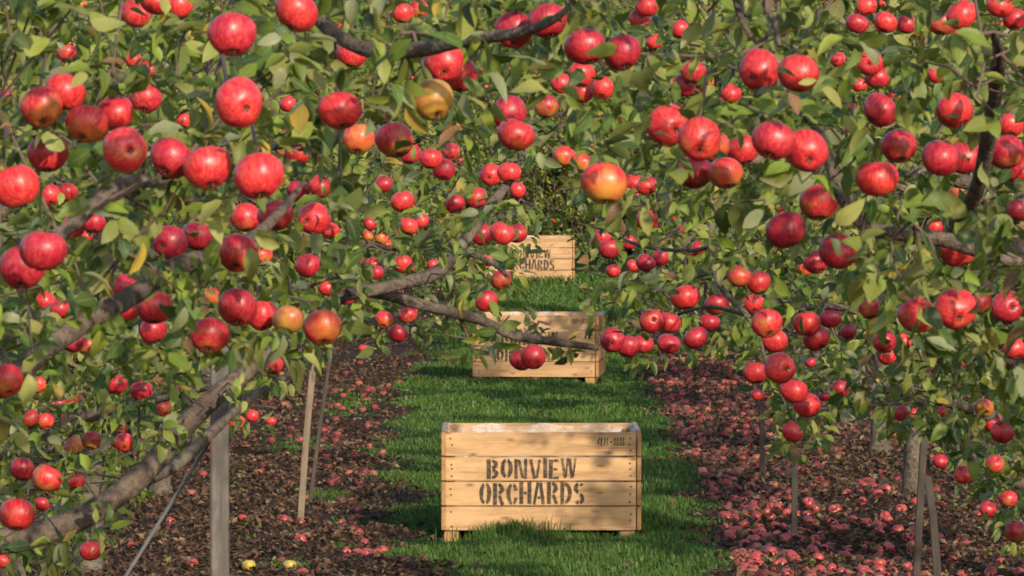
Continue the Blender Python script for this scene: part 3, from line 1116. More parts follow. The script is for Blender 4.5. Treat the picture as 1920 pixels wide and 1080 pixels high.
for x, Y in ((0.25, 84.6), (-1.5, 84.3), (1.75, 86.2), (-0.6, 88.8), (1.0, 88.9)):
    FAR_SPURS.append(place_tree(x, Y, int(g_tr.integers(5, 9)), g_tr.uniform(0, 6.28), 1.0, 'distant apple tree in the dense foliage closing off the end of the alley', 'apple trees closing off the far end'))
for Y in (13.4,):  # unseen tree, added to throw shade on the lower left
    place_tree(2.95, Y, int(g_tr.integers(0, 5)), g_tr.uniform(0, 6.28), 1.2, 'unseen apple tree added beyond the right edge to shade the lower left', 'apple trees added out of frame for shade')

# ------------------------------------------------------------------ traced apples  (px, py, diameter px, colour, calyx offset)
A = [
 (555,22,84,'r'),(435,65,88,'c'),(255,25,60,'r'),(292,2,60,'r'),(335,8,55,'r'),(125,100,38,'r'),(250,113,34,'r'),(78,202,80,'r',(.1,.8)),(163,233,76,'r',(-.3,.8)),(90,288,78,'r',(.0,.95)),(235,281,84,'r',(.35,.0)),(449,193,91,'r',(.38,.25)),(272,186,58,'c'),
 (390,315,88,'r',(.2,.9)),(485,330,92,'r',(.1,.9)),(28,350,88,'r'),(558,290,44,'r'),(637,208,80,'r',(.2,.9)),(345,226,30,'r'),(92,366,42,'r'),(600,350,46,'r'),(540,195,34,'r'),(660,100,58,'r'),
 (1027,40,75,'c',(.2,.9)),(1098,88,78,'c',(.3,.9)),(833,117,75,'r',(-.0,.55)),(862,140,68,'o'),(812,188,80,'g'),(740,263,70,'y',(.3,.9)),(672,262,62,'y'),(955,212,66,'c',(.1,.6)),(967,253,68,'m'),(1053,157,40,'r',(.1,.7)),(1090,140,50,'r'),(1130,165,44,'r'),(1024,200,46,'g'),
 (770,290,40,'c'),(808,298,42,'r'),(846,285,34,'c'),(920,328,42,'r',(-.2,.3)),(1058,293,42,'o'),(1133,344,82,'o',(.1,.95)),(1190,345,42,'r'),(1213,349,38,'r'),(1253,235,78,'r',(.45,.25)),(970,357,32,'o'),(755,25,40,'r'),(1213,12,42,'r'),(1228,78,32,'r'),(1275,55,38,'r'),(720,345,36,'c'),(895,372,42,'r',(.3,.9)),(755,378,44,'r',(.2,.9)),(853,382,38,'c'),
 (1422,131,77,'r',(-.45,.4)),(1497,138,77,'r',(-.1,.95)),(1660,42,44,'r'),(1607,45,42,'c'),(1624,12,40,'r'),(1765,42,56,'c'),(1803,28,60,'r'),(1630,118,50,'r',(-.1,.1)),(1650,207,68,'c'),(1790,208,72,'r',(.5,.8)),(1312,262,80,'r',(-.0,.6)),(1337,276,62,'o'),(1450,264,82,'c',(-.3,.8)),(1512,283,82,'r',(.15,.45)),(1360,325,66,'y',(.3,.9)),(1645,335,76,'r'),(1685,275,70,'c'),(1572,112,30,'r'),(1370,175,40,'r'),(1300,135,46,'c'),(1765,297,75,'c'),(1808,295,66,'c'),(1885,285,70,'c'),(1895,235,50,'r'),(1535,380,72,'r',(.0,.95)),(1755,140,35,'r'),(1875,12,50,'r'),(1800,365,40,'m'),(1612,160,28,'r'),
 (80,470,88,'c'),(42,502,86,'c'),(175,418,46,'c',(.0,.9)),(318,455,65,'c',(-.5,.2)),(460,408,58,'m'),(517,405,66,'m',(.1,.9)),(588,410,60,'r',(-.5,.1)),(618,433,36,'o'),(445,475,76,'m',(-.1,.75)),(490,480,44,'o'),(577,498,48,'c'),(612,540,32,'r'),(650,556,34,'r'),(235,540,55,'c'),(235,577,56,'c'),(290,577,70,'c'),(287,620,54,'c'),(85,565,40,'r'),(393,630,72,'m',(-.1,.85)),(398,555,36,'o'),(445,577,74,'c'),(540,600,60,'g'),(605,615,72,'m',(.1,.9)),(510,685,42,'o',(.1,.9)),(12,715,60,'c'),(218,722,40,'c'),(265,733,42,'c'),(72,722,32,'o'),(165,650,40,'m'),
 (942,438,46,'r'),(905,440,44,'c'),(970,438,40,'c'),(693,420,26,'c'),(715,447,28,'o'),(690,443,20,'o'),(725,460,22,'o'),(790,415,30,'r'),(767,425,35,'o'),(915,488,26,'o'),(913,565,42,'c',(.3,.8)),(1000,670,47,'c',(.35,.55)),(977,675,45,'c'),(1142,467,40,'c'),(1130,445,34,'c'),(1180,455,30,'c'),(1210,493,38,'c'),(1150,508,28,'r'),(1186,498,24,'o'),(1213,413,42,'r'),(1148,638,46,'c',(-.1,.3)),(1178,650,44,'c'),(1205,645,40,'c'),(1222,602,46,'c',(.2,-.2)),(1253,645,44,'c'),(1240,482,36,'c'),
 (745,625,38,'c'),(720,600,32,'o'),(765,590,36,'c'),(682,655,20,'o'),(755,495,36,'r'),(700,495,28,'r'),(702,513,24,'o'),(672,485,22,'c'),(812,497,22,'r'),(735,550,34,'m'),(940,525,40,'m'),(1255,605,40,'c'),
 (1473,432,76,'c',(.3,.9)),(1572,472,74,'c'),(1530,492,46,'c'),(1797,468,72,'r'),(1385,518,46,'r'),(1310,465,30,'r'),(1285,558,54,'r',(.1,.95)),(1330,605,40,'c'),(1305,634,46,'c'),(1345,570,48,'m'),(1413,570,38,'r'),(1438,607,56,'r',(.15,.8)),(1452,640,50,'r'),(1463,690,57,'r',(.5,.0)),(1417,700,46,'r'),(1488,733,54,'r'),(1513,760,52,'r'),(1513,607,50,'r'),(1558,597,42,'c'),(1590,622,30,'c'),(1658,640,40,'c',(.1,.1)),(1693,640,36,'o'),(1662,668,36,'r'),(1632,578,44,'r'),(1720,592,70,'o'),(1792,580,77,'r',(.15,.45)),(1840,568,42,'r'),(1890,575,60,'c',(.35,.0)),(1752,425,32,'r'),(1908,395,44,'c'),(1908,480,40,'o'),(1903,655,44,'o'),(1520,680,20,'c'),(1485,810,42,'o'),
 (32,965,68,'r',(.0,.9)),(88,897,56,'y'),(58,785,34,'o'),(150,968,38,'c'),(170,1033,42,'m'),(232,830,38,'r',(.1,.6)),(203,800,24,'r'),(228,803,24,'r'),(143,903,34,'r'),(78,945,28,'c'),(305,765,34,'c'),(165,775,26,'m'),(472,780,26,'r'),(508,790,20,'r'),(85,790,32,'y'),(42,880,46,'c'),(4,1052,32,'o'),(138,838,38,'g'),(172,826,40,'g'),
 (1575,730,34,'c'),(1690,775,30,'m'),(1715,775,28,'m'),(1768,773,26,'r'),(1845,765,38,'m'),(1880,810,44,'c'),(1862,795,38,'c'),(1763,865,28,'c'),(1808,890,36,'m'),(1865,870,32,'o'),(1852,955,32,'c'),(1905,997,46,'m'),(1420,740,26,'m'),(1545,743,22,'c'),(1890,935,36,'m'),
]


def apple_mesh(seed, fallen=False):
    g = np.random.default_rng(seed)
    ns, nr_ = 28, 20
    V = []
    ph = g.uniform(0, 6.28, 3)
    for i in range(nr_ + 1):
        t = PI * i / nr_
        s = math.sin(t)
        x = s * (1 + 0.085 * math.cos(t))
        z = 0.90 * math.cos(t)
        z -= 0.34 * math.exp(-(x / 0.26) ** 2) if t < PI / 2 else 0
        z += 0.20 * math.exp(-(x / 0.24) ** 2) if t > PI / 2 else 0
        for j in range(ns):
            a = 2 * PI * j / ns
            lob = 1 + 0.030 * math.cos(5 * a + ph[0]) * (0.3 + 0.7 * (1 - math.cos(t)) / 2) + 0.022 * math.cos(2 * a + ph[1]) + 0.012 * math.cos(3 * a + ph[2])
            dz = 0.02 * math.cos(5 * a + ph[0]) * (1 if t > PI * 0.8 else 0) * s + 0.065 * math.cos(a + ph[2]) * s
            V.append((x * lob * math.cos(a), x * lob * math.sin(a), z + dz))
    V = np.array(V) * 0.0382
    i, j = np.meshgrid(np.arange(nr_), np.arange(ns), indexing='ij')
    j2 = (j + 1) % ns
    q = np.stack([i * ns + j, (i + 1) * ns + j, (i + 1) * ns + j2, i * ns + j2], -1).reshape(-1, 4)
    return V, q


APPLE_ME = []
for sd in range(5):
    v, q = apple_mesh(sd)
    APPLE_ME.append(mesh_np('apple', v, [q], M_APPLE))
FALL_ME = []
for sd in range(4):
    v, q = apple_mesh(20 + sd)
    if sd > 1:
        v = v * np.array([1.0, 1.0, 0.86])
    FALL_ME.append(mesh_np('windfall_apple', v, [q], M_FALLEN))
v, q, t = tube(np.array([(0, 0, 0.018), (0.001, 0, 0.03), (0.004, 0.001, 0.041), (0.008, 0.002, 0.05)]), [0.0016, 0.0013, 0.0013, 0.002], 6)
STEM_ME = mesh_np('stem', v, [q, t], M_STEM)
# calyx: five dry sepals in the blossom end
sep_pos = np.array([(0.0025 * math.cos(a), 0.0025 * math.sin(a), -0.0275) for a in np.arange(5) * 2 * PI / 5])
sep_ax = np.array([(math.cos(a) * 0.6, math.sin(a) * 0.6, -0.8) for a in np.arange(5) * 2 * PI / 5])
V, q, t, cc = leaf_geo(sep_pos, sep_ax, sep_pos - np.array([0, 0, -0.0275]) * 1 + np.array([0, 0, 0.001]), np.full(5, 0.008), np.full(5, 0.005), np.full(5, 0.4), np.full(5, 0.2), np.zeros((5, 3)), np.random.default_rng(1), hi=False)
bmv, bmq, bmt = tube(np.array([(0, 0, -0.0255), (0, 0, -0.0285)]), [0.0045, 0.0035], 8)
CALYX_ME = mesh_np('calyx', np.vstack([V, bmv]), [t, bmq + len(V), bmt + len(V)], M_CALYX)

COLS = {'r': (0.88, 0.74, 'bright red'), 'c': (0.93, 0.24, 'deep crimson'), 'm': (0.72, 0.5, 'shade-dulled red'), 'o': (0.70, 0.85, 'orange red'), 'y': (0.56, 0.8, 'yellow and red'), 'g': (0.62, 0.0, 'shaded olive and red')}  # m is red fruit in shade, the dulling put into its skin colour
APPLES = []      # dicts, to be labelled and built together
ga = np.random.default_rng(5)
for e in A:
    px, py, d, c = e[:4]
    R = 0.0382 * ga.uniform(0.97, 1.05)
    d = d * 1.035
    Y = min(F * 2 * R / d, 60)
    loc = P(px, py, Y)
    if len(e) > 4:
        ox, oy = e[4]
        m = math.hypot(ox, oy)
        fz = math.sqrt(max(0.02, 1 - min(m, 0.99) ** 2))
        bot = Vector((ox, -fz, -oy)).normalized()
    else:
        bot = Vector((ga.normal(0, 0.35), ga.normal(-0.25, 0.35), -1)).normalized()
    APPLES.append(dict(px=px, py=py, d=d, c=c, loc=loc, bot=bot, s=R / 0.0382, me=int(ga.integers(0, 5)), traced=True))

# bunches: a second apple tucked behind its neighbour on the same spur
have = [(a['px'], a['py'], a['d']) for a in APPLES]
for a in [b for b in APPLES if b['d'] > 38]:
    if sum(1 for b in APPLES if not b['traced'] or b.get('twin')) >= 42 or ga.random() < 0.45:
        continue
    th = ga.uniform(0, 6.28)
    nx, ny = a['px'] + math.cos(th) * a['d'] * 0.86, a['py'] + math.sin(th) * a['d'] * 0.5 + 4
    if (800 < nx < 1130 and ny > 380) or ny > 660 or any(math.hypot(nx - x, ny - y) < 0.62 * max(dd, a['d']) for x, y, dd in have):
        continue
    have.append((nx, ny, a['d']))
    R = 0.0382 * ga.uniform(0.9, 1.02)
    APPLES.append(dict(px=nx, py=ny, d=a['d'] * 0.97, c=ga.choice(['r', 'c', 'c', a['c'], 'm']), loc=P(nx, ny, a['loc'].y + 0.075), bot=Vector((ga.normal(0, .3), ga.normal(-.3, .3), -1)).normalized(), s=R / 0.0382, me=int(ga.integers(0, 5)), traced=True, twin=True))
AP_PX = np.array([(a['px'], a['py'], a['d'] / 2, a['loc'].y) for a in APPLES])

# ------------------------------------------------------------------ foreground trees: traced limbs, spurs in the crowns' reach
NEAR_POLY = [(-300, -300), (2220, -300), (2220, 700), (1920, 710), (1800, 640), (1690, 660), (1610, 560), (1500, 500), (1420, 470), (1400, 380), (1290, 350), (1180, 385), (1080, 300), (960, 285), (850, 250), (760, 300), (650, 330), (640, 480), (650, 640), (560, 660), (480, 610), (400, 690), (300, 650), (220, 680), (100, 690), (0, 800), (-300, 850)]
MID_POLYS = [
 [(-200, 500), (640, 500), (660, 620), (600, 660), (520, 720), (480, 800), (380, 770), (300, 850), (230, 950), (180, 1050), (-200, 1090)],
 [(600, 300), (960, 300), (960, 460), (985, 540), (930, 545), (900, 590), (820, 600), (740, 640), (640, 600), (600, 560)],
 [(860, 575), (1060, 620), (1075, 690), (940, 690), (870, 660)],
 [(1080, 300), (1400, 330), (1560, 480), (2200, 640), (2200, 1030), (1900, 1020), (1800, 930), (1760, 830), (1640, 760), (1530, 790), (1440, 730), (1380, 650), (1260, 660), (1130, 610), (1090, 480)],
 [(1455, 740), (1540, 760), (1540, 830), (1500, 850), (1455, 830)],
 [(1180, 600), (1260, 600), (1260, 690), (1180, 690)],
]


class Tree:
    def __init__(s, base, label, hp):
        s.root = empty('apple_tree', base)
        tag(s.root, label, 'tree', 'apple trees reaching over the foreground')
        s.base = Vector(base)
        s.limbs = []
        s.spur, s.sdir, s.tw = [], [], []

    def limb(s, pts, rad, name='limb', mat=None, seed=0, lump=0.055):
        loc = [Vector(p) - s.base for p in pts]
        o, p, r = bark_tube(name, loc, rad, s.root, mat, seed=seed, lump=lump)
        s.limbs.append(p + np.array(s.base))
        return o

    def finish(s, seed, keepfun, size=0.052, nlo=7, nhi=12):
        g = np.random.default_rng(seed)
        if not s.spur:
            return
        sp, sd = np.array(s.spur), np.array(s.sdir)
        pos, ax, nr, L, Wd = rosettes(sp, sd, g, nlo, nhi, size)
        k = keepfun(pos + norm(ax) * L[:, None] * 0.5, pos + norm(ax) * L[:, None], g)
        pos, ax, nr, L, Wd = pos[k], ax[k], nr[k], L[k], Wd[k]
        K = len(pos)
        b = np.array(s.base)
        V, q, t, cc = leaf_geo(pos - b, ax, nr, L, Wd, g.uniform(-0.1, 0.75, K), g.uniform(0.05, 0.75, K), leaf_cols(K, g), g, hi=True)
        luv = leaf_geo.uv
        tl = [tube(np.array(p) - b, r, 5) for p, r in s.tw if twig_clear(p)]
        if tl:
            tv, tq, tt = tubes_join(tl)
            n = len(V)
            me = mesh_np('crown', np.vstack([V, tv]), [q, t, tq + n, tt + n], [M_LEAF, M_TWIG], col=np.vstack([cc, np.full((len(tv), 3), 0.1)]), midx=[0, 0, 1, 1])
        else:
            me = mesh_np('crown', V, [q, t], [M_LEAF], col=cc)
        a = me.attributes.new('luv', 'FLOAT_VECTOR', 'POINT')
        full = np.zeros((len(me.vertices), 3), np.float32)
        full[:len(luv)] = luv
        a.data.foreach_set('vector', full.ravel())
        link('crown', me, s.root)


def keep_leaves(mid, tip, g):
    """leaves that would sit right in front of an apple mostly grow aside"""
    k = np.ones(len(mid), bool)
    u = g.random(len(mid)) < 0.955
    for f in (-0.8, -0.3, 0.2, 0.7, 1.0):
        x, y, d = proj(mid + (tip - mid) * f)
        for ax, ay, r, Ya in AP_PX:
            h = ((x - ax) ** 2 + (y - ay) ** 2 < (r * 1.03) ** 2) & (d < Ya)
            k &= ~(h & u)
    return k


def twig_clear(p):
    p = np.array([np.array(q) for q in p])
    f = np.linspace(0, 1, 7)[:, None]
    pts = np.vstack([p[0] * (1 - f) + p[1] * f, p[1] * (1 - f) + p[2] * f])
    x, y, d = proj(pts)
    h = ((x[:, None] - AP_PX[None, :, 0]) ** 2 + (y[:, None] - AP_PX[None, :, 1]) ** 2 < (AP_PX[None, :, 2] * 0.95) ** 2) & (d[:, None] < AP_PX[None, :, 3])
    return not h.any()


LT1 = Tree((-2.15, 10.2, 0), 'foreground apple tree whose limbs enter at the upper left', 0)
RT1 = Tree((2.35, 10.0, 0), 'foreground apple tree whose limbs enter at the upper right', 0)
LT2 = Tree((-2.2, 16.0, 0), 'apple tree with the long thick limb sweeping up from the lower left', 0)
RT2 = Tree((2.45, 17.0, 0), 'apple tree with a drooping bough of red apples right of the middle crate', 0)
LT3 = Tree((-2.2, 22.0, 0), 'apple tree low at the left edge with small apples under the big limb', 0)
RT3 = Tree((2.5, 22.5, 0), 'apple tree low at the right edge above the crossed stakes', 0)
FG = [LT1, RT1, LT2, RT2, LT3, RT3]
for i, tr in enumerate(FG):
    b = tr.base
    tr.limb([b + Vector((0, 0, -0.1)), b + Vector((0.01, 0, 0.15)), b + Vector((0.02, 0.02, 0.6)), b + Vector((0.0, 0.0, 1.05)), b + Vector((-0.02, 0.0, 1.7)), b + Vector((0.03, 0, 2.4)), b + Vector((0, 0.05, 3.1))], [0.13, 0.095, 0.085, 0.08, 0.06, 0.04, 0.015], 'trunk', M_TRUNK, seed=40 + i)
LIMB_R = lambda px, Y: px / F * Y / 2 * (0.66 if px > 32 else 0.8)


def pl(pts, Y0, Y1=None):
    Y1 = Y1 or Y0
    n = len(pts)
    return [P(x, y, Y0 + (Y1 - Y0) * i / max(1, n - 1)) for i, (x, y, w) in enumerate(pts)], [LIMB_R(w, Y0 + (Y1 - Y0) * i / max(1, n - 1)) for i, (x, y, w) in enumerate(pts)]


def add(tree, start, pts, Y0, Y1=None, seed=0, r0=None):
    p, r = pl(pts, Y0, Y1)
    if start is not None:
        p, r = [Vector(start)] + p, [r0 or r[0] * 1.1] + r
    tree.limb(p, r, seed=seed)


add(LT1, (-2.15, 10.2, 1.0), [(-120, 780, 74), (0, 728, 66), (70, 668, 62), (150, 610, 60), (240, 560, 57), (330, 500, 56), (400, 480, 46), (480, 440, 36), (540, 380, 20), (570, 340, 8)], 10.9, 12.2, 1)
add(LT1, (-2.15, 10.2, 1.5), [(-150, 560, 60), (0, 485, 46), (110, 440, 44), (170, 390, 44), (230, 345, 42), (300, 335, 42), (345, 300, 30), (385, 262, 12)], 10.3, 10.9, 2)
add(LT1, (-2.13, 10.2, 2.3), [(-200, -120, 44), (200, -150, 36), (480, -90, 34), (610, 50, 38), (700, 96, 46), (790, 92, 46), (880, 74, 38), (985, 58, 26), (1060, 20, 16), (1110, -60, 8)], 11.4, 10.5, 3)
add(RT1, (2.35, 10.0, 1.1), [(2060, 560, 64), (1900, 490, 52), (1780, 452, 46), (1700, 440, 44), (1625, 425, 38), (1580, 370, 32), (1555, 300, 28), (1520, 220, 26), (1465, 180, 18), (1440, 165, 8)], 11.6, 11.9, 5)
add(RT1, None, [(1780, 450, 40), (1830, 360, 44), (1856, 240, 48), (1868, 150, 46), (1872, 95, 34), (1860, 60, 12)], 12.0, 10.9, 6)
add(RT1, (2.33, 10.0, 2.2), [(2100, -120, 40), (1800, -90, 32), (1560, -60, 24), (1440, -10, 18), (1452, 40, 15), (1462, 88, 11)], 10.6, 10.4, 7)
add(RT1, None, [(1470, -30, 18), (1385, -10, 16), (1397, 50, 15), (1425, 88, 9)], 10.5, 10.5, 8)
add(LT2, (-2.2, 16.0, 0.95), [(-160, 1040, 92), (-40, 1022, 84), (60, 1004, 76), (150, 972, 70), (235, 918, 66), (285, 872, 64), (335, 812, 62), (385, 760, 60), (440, 715, 55), (500, 668, 50), (545, 632, 50), (600, 585, 42), (650, 553, 36), (700, 547, 30), (800, 574, 27), (900, 600, 25), (960, 628, 23), (1040, 641, 20), (1120, 652, 15)], 16.2, 17.4, 10)
add(LT2, None, [(650, 553, 30), (740, 535, 36), (820, 510, 40), (865, 458, 36), (915, 392, 28), (950, 345, 22), (990, 280, 12)], 16.9, 17.6, 11)
add(LT2, None, [(270, 905, 33), (335, 868, 34), (395, 812, 33), (450, 760, 26), (520, 715, 18), (570, 695, 10)], 16.8, 17.9, 12)
add(LT2, None, [(860, 470, 16), (895, 480, 15), (935, 500, 14), (950, 520, 8)], 17.2, 17.0, 13)
add(LT2, None, [(690, 545, 14), (660, 525, 13), (620, 520, 12), (560, 545, 10)], 16.9, 17.2, 14)
add(LT2, None, [(865, 600, 9), (880, 640, 7), (892, 668, 5)], 17.2, 17.2, 15)
add(RT2, (2.45, 17.0, 1.3), [(2050, 420, 50), (1800, 340, 40), (1600, 310, 30), (1440, 330, 22), (1350, 380, 16), (1332, 440, 13), (1340, 510, 14), (1362, 552, 14), (1400, 590, 13), (1425, 640, 10), (1440, 690, 7), (1480, 770, 5)], 17.4, 17.0, 16)
add(RT2, None, [(1400, 590, 12), (1330, 575, 10), (1270, 590, 9), (1200, 620, 7), (1150, 622, 4)], 17.1, 18.6, 17)
add(RT2, None, [(1340, 460, 10), (1290, 470, 10), (1200, 460, 9), (1130, 430, 8), (1085, 420, 4)], 17.3, 20, 18)
add(RT2, (2.45, 17.0, 1.0), [(2000, 640, 36), (1800, 620, 28), (1680, 600, 22), (1560, 575, 16), (1500, 580, 10)], 17.6, 18, 19)
add(LT3, (-2.2, 22.0, 0.9), [(-160, 900, 60), (-30, 858, 44), (60, 832, 36), (140, 792, 30), (230, 762, 24), (330, 742, 16), (420, 720, 8)], 22, 21, 20)
add(LT3, (-2.2, 22.0, 1.2), [(-100, 640, 40), (60, 600, 34), (200, 520, 30), (400, 430, 26), (560, 440, 20), (700, 460, 14), (820, 480, 8)], 22, 22, 21)
add(LT3, (-2.2, 22.0, 1.6), [(0, 400, 36), (300, 300, 30), (560, 420, 26), (645, 450, 28), (690, 320, 30), (740, 282, 22), (790, 260, 12)], 22.5, 21.5, 22)
add(RT3, (2.5, 22.5, 0.9), [(2050, 800, 56), (1900, 790, 40), (1800, 760, 34), (1700, 735, 28), (1620, 725, 20), (1540, 735, 10)], 22.5, 21.5, 23)
add(RT3, (2.5, 22.5, 0.8), [(2060, 940, 40), (1920, 910, 30), (1830, 860, 22), (1780, 830, 14)], 22.5, 22, 24)
add(RT3, (2.5, 22.5, 1.5), [(2000, 420, 40), (1700, 350, 30), (1450, 300, 24), (1250, 330, 16), (1120, 400, 8)], 22.5, 22, 25)


def scatter(trees, n, polys, Ylo, Yhi, seed, x_ok=None, dens=None):
    g = np.random.default_rng(seed)
    cnt = 0
    while cnt < n:
        px, py = g.uniform(-280, 2200, 4000), g.uniform(-280, 1100, 4000)
        k = np.zeros(4000, bool)
        for p in polys:
            k |= in_poly(px, py, p)
        if dens is not None:
            k &= g.random(4000) < dens(px, py)
        for x, y in zip(px[k], py[k]):
            Y = g.uniform(Ylo, Yhi)
            w = np.array(P(x, y, Y))
            best = None
            for tr in trees:
                for li, lp in enumerate(tr.limbs[1:]):
                    dd = np.linalg.norm(lp - w, axis=1)
                    i = int(dd.argmin())
                    if best is None or dd[i] < best[0]:
                        best = (dd[i], tr, lp[i])
            dist, tr, lp = best
            dr = norm(w - lp + g.normal(0, 0.05, 3))
            tr.spur.append(w)
            tr.sdir.append(norm(dr + np.array([0, -0.25, 0.25]) + g.normal(0, 0.5, 3)))
            if dist < 0.5 and g.random() < 0.4:
                m = (w + lp) / 2 + g.normal(0, 0.12, 3) * dist + np.array([0, 0, 0.12 * dist])
                tr.tw.append(([lp, m, w], [0.0038, 0.003, 0.002]))
            else:
                e = w - dr * 0.11
                tr.tw.append(([e, (e + w) / 2 + g.normal(0, 0.02, 3), w], [0.0025, 0.002, 0.0015]))
            cnt += 1
            if cnt >= n:
                break


def near_dens(px, py):
    d = np.ones(len(px))
    d = np.where((px > 640) & (px < 1180) & (py > 130), 0.55, d)
    d = np.where(py < -20, 0.45, d)
    return d


scatter([LT1, RT1], 960, [NEAR_POLY], 10.0, 13.2, 31, dens=near_dens)
scatter([LT2, RT2], 640, MID_POLYS, 15.6, 19.5, 32, dens=lambda x, y: np.where((x > 860) & (x < 1080) & (y > 570), 0.35, 1.0))
scatter([LT2, RT2], 620, [NEAR_POLY], 14.5, 19.5, 33)
scatter([LT3, RT3], 780, MID_POLYS, 20.5, 24.5, 34, dens=lambda x, y: np.where((x > 860) & (x < 1080) & (y > 570), 0.2, 1.0))
scatter([LT3], 11, [[(930, 380), (1085, 400), (1060, 436), (1000, 452), (930, 470)]], 20.5, 23, 36)
scatter([LT3, RT3], 600, [NEAR_POLY], 20.5, 24.5, 35)
# every hanging apple has its own spur of leaves above it
for a in APPLES:
    if a['d'] < 27:
        continue
    w = np.array(a['loc']) - np.array(a['bot']) * 0.05 + np.array([0, 0.01, 0.0])
    Y = a['loc'].y
    cand = [LT1, RT1] if Y < 13.5 else ([LT2, RT2] if Y < 19.8 else [LT3, RT3])
    best = None
    for tr in cand:
        for lp in tr.limbs[1:]:
            dd = np.linalg.norm(lp - w, axis=1)
            i = int(dd.argmin())
            if best is None or dd[i] < best[0]:
                best = (dd[i], tr, lp[i])
    dist, tr, lp = best
    tr.spur.append(w + np.array([0, 0.02, 0.012]))
    tr.sdir.append(norm(-np.array(a['bot']) + np.array([0, 0, 0.4])))
    e = lp if (dist < 0.35 and lp[1] > w[1] - 0.03) else w + norm(lp - w) * 0.07 + np.array([0, 0.09, 0.05])
    tr.tw.append(([e, (e + w) / 2 + np.array([0, 0.02, 0.04]), w], [0.005, 0.004, 0.003]))
for tr, dx, vi in ((RT2, 0.75, 3),):
    o = link('crown', VAR[vi]['crown'], tr.root)        # outer side of the crown, added out of view to cast shade
    o.location = (dx, -0.4, 0)
    o.scale = (1.15, 1.15, 1.15)
for i, tr in enumerate(FG):
    tr.finish(60 + i, keep_leaves)

# ------------------------------------------------------------------ apples on the trees behind
gf = np.random.default_rng(8)
cand = []
for sp in FAR_SPURS:
    n = min(110, len(sp))
    ids = gf.choice(len(sp), n, replace=False)
    for p in sp[ids]:
        cand.append(p + np.array([gf.normal(0, .03), gf.normal(-0.08, .06), -0.06]))
cand = np.array(cand)
x, y, d = proj(cand)
ok = (x > -10) & (x < 1930) & (y > -10) & (y < 1090)
cand, x, y, d = cand[ok], x[ok], y[ok], d[ok]
bpy.context.view_layer.update()
dg = bpy.context.evaluated_depsgraph_get()
vis = np.zeros(len(cand), bool)
org = Vector((0, 0, CAMZ))
for i, p in enumerate(cand):
    v = Vector(p) - org
    L = v.length
    v.normalize()
    hit = sc.ray_cast(dg, org + v * 5.0, v, distance=L - 5.0 - 0.045)
    vis[i] = not hit[0]
order = np.argsort(d + np.where(vis, 0, 1000))
n_ind = max(0, 300 - len(APPLES))
chosen = [i for i in order if vis[i]][:n_ind]
cs = set(chosen)
for i in chosen:
    c = gf.choice(['r', 'r', 'c', 'c', 'o', 'm'])
    APPLES.append(dict(px=x[i], py=y[i], d=F * 0.076 / d[i], c=c, loc=Vector(cand[i]), bot=Vector((gf.normal(0, .35), gf.normal(-.25, .35), -1)).normalized(), s=gf.uniform(.9, 1.08), me=int(gf.integers(0, 5)), traced=False))
rest = [i for i in range(len(cand)) if i not in cs]
# lighter mesh for the rest, all in one
ns, nr_ = 8, 5
av = [(0, 0, 0.024)] + [(0.038 * math.sin(PI * i / nr_) * math.cos(2 * PI * j / ns), 0.038 * math.sin(PI * i / nr_) * math.sin(2 * PI * j / ns), 0.034 * math.cos(PI * i / nr_)) for i in range(1, nr_) for j in range(ns)] + [(0, 0, -0.03)]
av = np.array(av)
aq = np.array([(1 + i * ns + j, 1 + (i + 1) * ns + j, 1 + (i + 1) * ns + (j + 1) % ns, 1 + i * ns + (j + 1) % ns) for i in range(nr_ - 2) for j in range(ns)])
at_ = np.array([(0, 1 + j, 1 + (j + 1) % ns) for j in range(ns)] + [(len(av) - 1, 1 + (nr_ - 2) * ns + (j + 1) % ns, 1 + (nr_ - 2) * ns + j) for j in range(ns)])
if rest:
    V = (av[None] * gf.uniform(0.85, 1.1, (len(rest), 1, 1)) + cand[rest][:, None]).reshape(-1, 3)
    b = (np.arange(len(rest)) * len(av))[:, None, None]
    pal = np.array([(0.55, 0.012, 0.022), (0.36, 0.008, 0.022), (0.66, 0.06, 0.03), (0.5, 0.10, 0.03)])
    c = pal[gf.choice(4, len(rest), p=[.45, .3, .15, .1])]
    m_far = mat_attr('distant_apple_skin', 0.4)
    me = mesh_np('distant_apples', V, [(aq[None] + b).reshape(-1, 4), (at_[None] + b).reshape(-1, 3)], m_far, col=np.repeat(c, len(av), 0))
    tag(link('distant_apples', me), 'tiny red apples dotted through the foliage of the rows behind', 'apples', kind='stuff')

# apples swallowed by the leaves of a tree behind hang a little nearer, on its outer side
def seen(p, rad):
    n = 0
    for dx, dz in ((0, 0), (.6, 0), (-.6, 0), (0, .6), (0, -.6)):
        v = p + Vector((dx * rad, 0, dz * rad)) - org
        L = v.length
        v.normalize()
        n += not sc.ray_cast(dg, org + v * 5.0, v, distance=L - 5.0 - rad)[0]
    return n


for a in APPLES:
    if not a['traced'] or a['loc'].y < 13:
        continue
    best, l0, s0 = None, a['loc'].copy(), a['s']
    for f in (1.0, 0.95, 0.9, 0.86, 0.82, 0.78):
        p = org + (l0 - org) * f
        n = seen(p, 0.038 * s0 * f)
        if best is None or n > best[0] + (1 if f < 0.9 else 0):
            best = (n, f, p)
        if n >= 4:
            break
    a['loc'], a['s'] = best[2], s0 * max(0.86, best[1])

